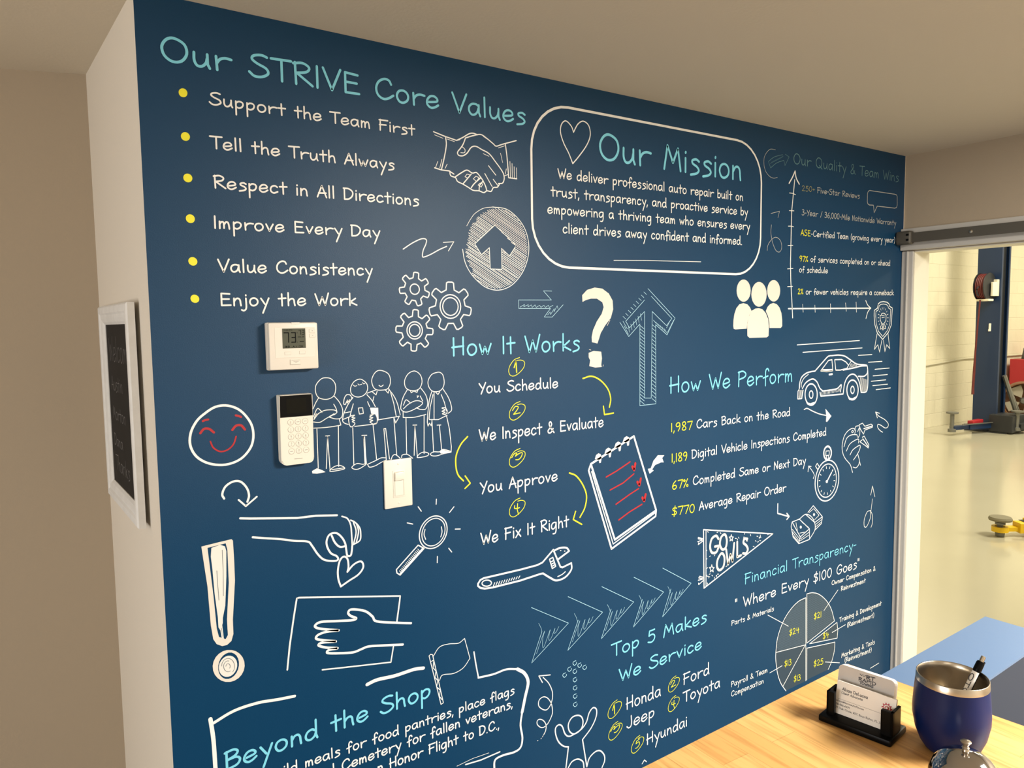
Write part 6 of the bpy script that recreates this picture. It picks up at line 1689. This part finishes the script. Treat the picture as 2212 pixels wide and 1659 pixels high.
bm = B(); tube(bm, [(-.12, 0, -.18), (-.115, .02, -.5), (-.09, .05, -.9), (-.085, .06, -1.2), (-.10, .06, -1.4), (-.12, .05, -1.50)], [.011, .011, .013, .018, .018, .02], 8); obj('hose_tail', bm, hose, hr)
# red tool cabinet, jump starter, fan, conduit, yellow lift arm
tc_ = thing('tool_cabinet', 'red steel tool cabinet against the workshop wall', 'cabinet', (13.62, 4.95, 0))
obj('body', box(B(), 0, 0, .06, 1.1, .55, .93, .01), redp, tc_)
for k in range(4):
    d_ = obj('drawer', box(B(), .04, -.012, .10 + k * .205, 1.06, .0, .285 + k * .205, .004), redp, tc_); obj('drawer_handle', box(B(), .1, -.025, .262 + k * .205, 1.0, -.012, .278 + k * .205, .003), galv, d_)
for x, y in ((.08, .08), (1.02, .08), (.08, .47), (1.02, .47)): obj('caster', lathe(B(), [(0, -.02), (.032, -.02), (.034, 0), (.032, .02), (0, .02)], 16, M=Matrix(((1, 0, 0, x), (0, 0, 1, y), (0, -1, 0, .034), (0, 0, 0, 1)))), dark_m, tc_)
js = thing('jump_starter', 'red and black jump starter pack on the red tool cabinet', 'jump starter', (13.80, 5.26, .93))
MJ = Matrix.Rotation(-.9, 4, 'Z')
obj('case', prism(B(), [(-.12, 0), (.12, 0), (.12, .10), (.07, .28), (-.05, .30), (-.09, .18)], -.07, .07, M=MJ @ Matrix(((1, 0, 0, 0), (0, 0, 1, 0), (0, 1, 0, 0), (0, 0, 0, 1)))), dark_m, js)
obj('red_handle', prism(B(), [(-.075, .20), (-.05, .32), (.075, .30), (.11, .13), (.08, .12), (.05, .26), (-.03, .27), (-.045, .20)], -.075, .075, M=MJ @ Matrix(((1, 0, 0, 0), (0, 0, 1, 0), (0, 1, 0, 0), (0, 0, 0, 1)))), redp, js)
obj('lamp', lathe(B(), [(0, .03), (.04, .03), (.045, 0), (0, 0)], 16, M=MJ @ Matrix(((0, 0, 1, .115), (1, 0, 0, 0), (0, 1, 0, .07), (0, 0, 0, 1)))), cardw, js)
fn = thing('drum_fan', 'round rust-brown floor fan with pale blades beside the tool cabinet', 'fan', (12.85, 4.98, 0))
fd = Vector((-.90, -.43, 0)).normalized(); FMx = frame((0, 0, .335), (fd.y, -fd.x, 0), (0, 0, 1)); 
if (FMx.to_3x3() @ Vector((0, 0, 1))).dot(fd) < 0: FMx = frame((0, 0, .335), (-fd.y, fd.x, 0), (0, 0, 1))
obj('drum', lathe(B(), [(.27, -.14), (.29, -.13), (.29, .10), (.275, .11), (.265, .10), (.27, -.13)], 40, M=FMx), rust, fn, True)
obj('back_guard', lathe(B(), [(0, -.12), (.27, -.12), (.27, -.11), (0, -.11)], 32, M=FMx), rust, fn)
for k in range(4):
    q = k * PI / 2 + .5; bm = B(); P = [(.05 * math.cos(q), .05 * math.sin(q)), (.15 * math.cos(q - .45), .15 * math.sin(q - .45)), (.245 * math.cos(q - .35), .245 * math.sin(q - .35)), (.25 * math.cos(q + .25), .25 * math.sin(q + .25)), (.15 * math.cos(q + .45), .15 * math.sin(q + .45))]
    prism(bm, P, .0, .012, M=FMx); obj('blade', bm, bladem, fn)
obj('hub', lathe(B(), [(0, .06), (.035, .055), (.05, .03), (.05, -.02), (0, -.02)], 20, M=FMx), galv, fn, True)
obj('stand', box(B(), -.22, -.16, 0, .22, .16, .05, .01), dark_m, fn)
bm = B(); tube(bm, [(7.5, 5.563, .90), (9.5, 5.563, .90), (11.0, 5.563, .925), (12.2, 5.563, .985), (13.2, 5.563, .98), (18.2, 5.563, .97)], .012, 8); tag(obj('wall_conduit', bm, conduit_m), 'thin conduit running along the cream workshop block wall', 'conduit')
ya = thing('yellow_lift_arm', 'bright yellow vehicle lift arm lying low over the workshop floor', 'vehicle lift', (6.02, 2.45, 0))
q = Vector((.826, -.563, 0)); YM = frame((0, 0, 0), q, (.563, .826, 0))
o = obj('pad', lathe(B(), [(0, .125), (.074, .12), (.078, .133), (.07, .146), (0, .148)], 24), pad_m, ya, True); o['label'] = 'worn grey rubber pad'
obj('pad_screw', lathe(B(), [(.030, .003), (.032, .03), (.02, .032), (.02, .085), (.034, .09), (.034, .105), (.026, .108), (.022, .126)], 20), galv, ya, True)
bm = lathe(B(), [(.034, .038), (.056, .038), (.056, .075), (.034, .075), (.034, .038)], 24); box(bm, .04, -.03, .042, .16, .03, .072, M=YM); obj('socket', bm, yelp, ya)
bm = B(); box(bm, .12, -.045, .03, .30, .045, .105, .004, M=YM); box(bm, .20, -.055, .02, .95, .055, .125, .004, M=YM); box(bm, .42, -.062, .018, .95, .062, .14, .004, M=YM); obj('arm_tube', bm, yelp, ya)
bm = B()
for x in (.17, .25, .33): box(bm, x, -.052, .128 if x > .2 else .106, x + .05, .052, .131 if x > .2 else .109, M=YM)
obj('wear_strip', bm, dark_m, ya)
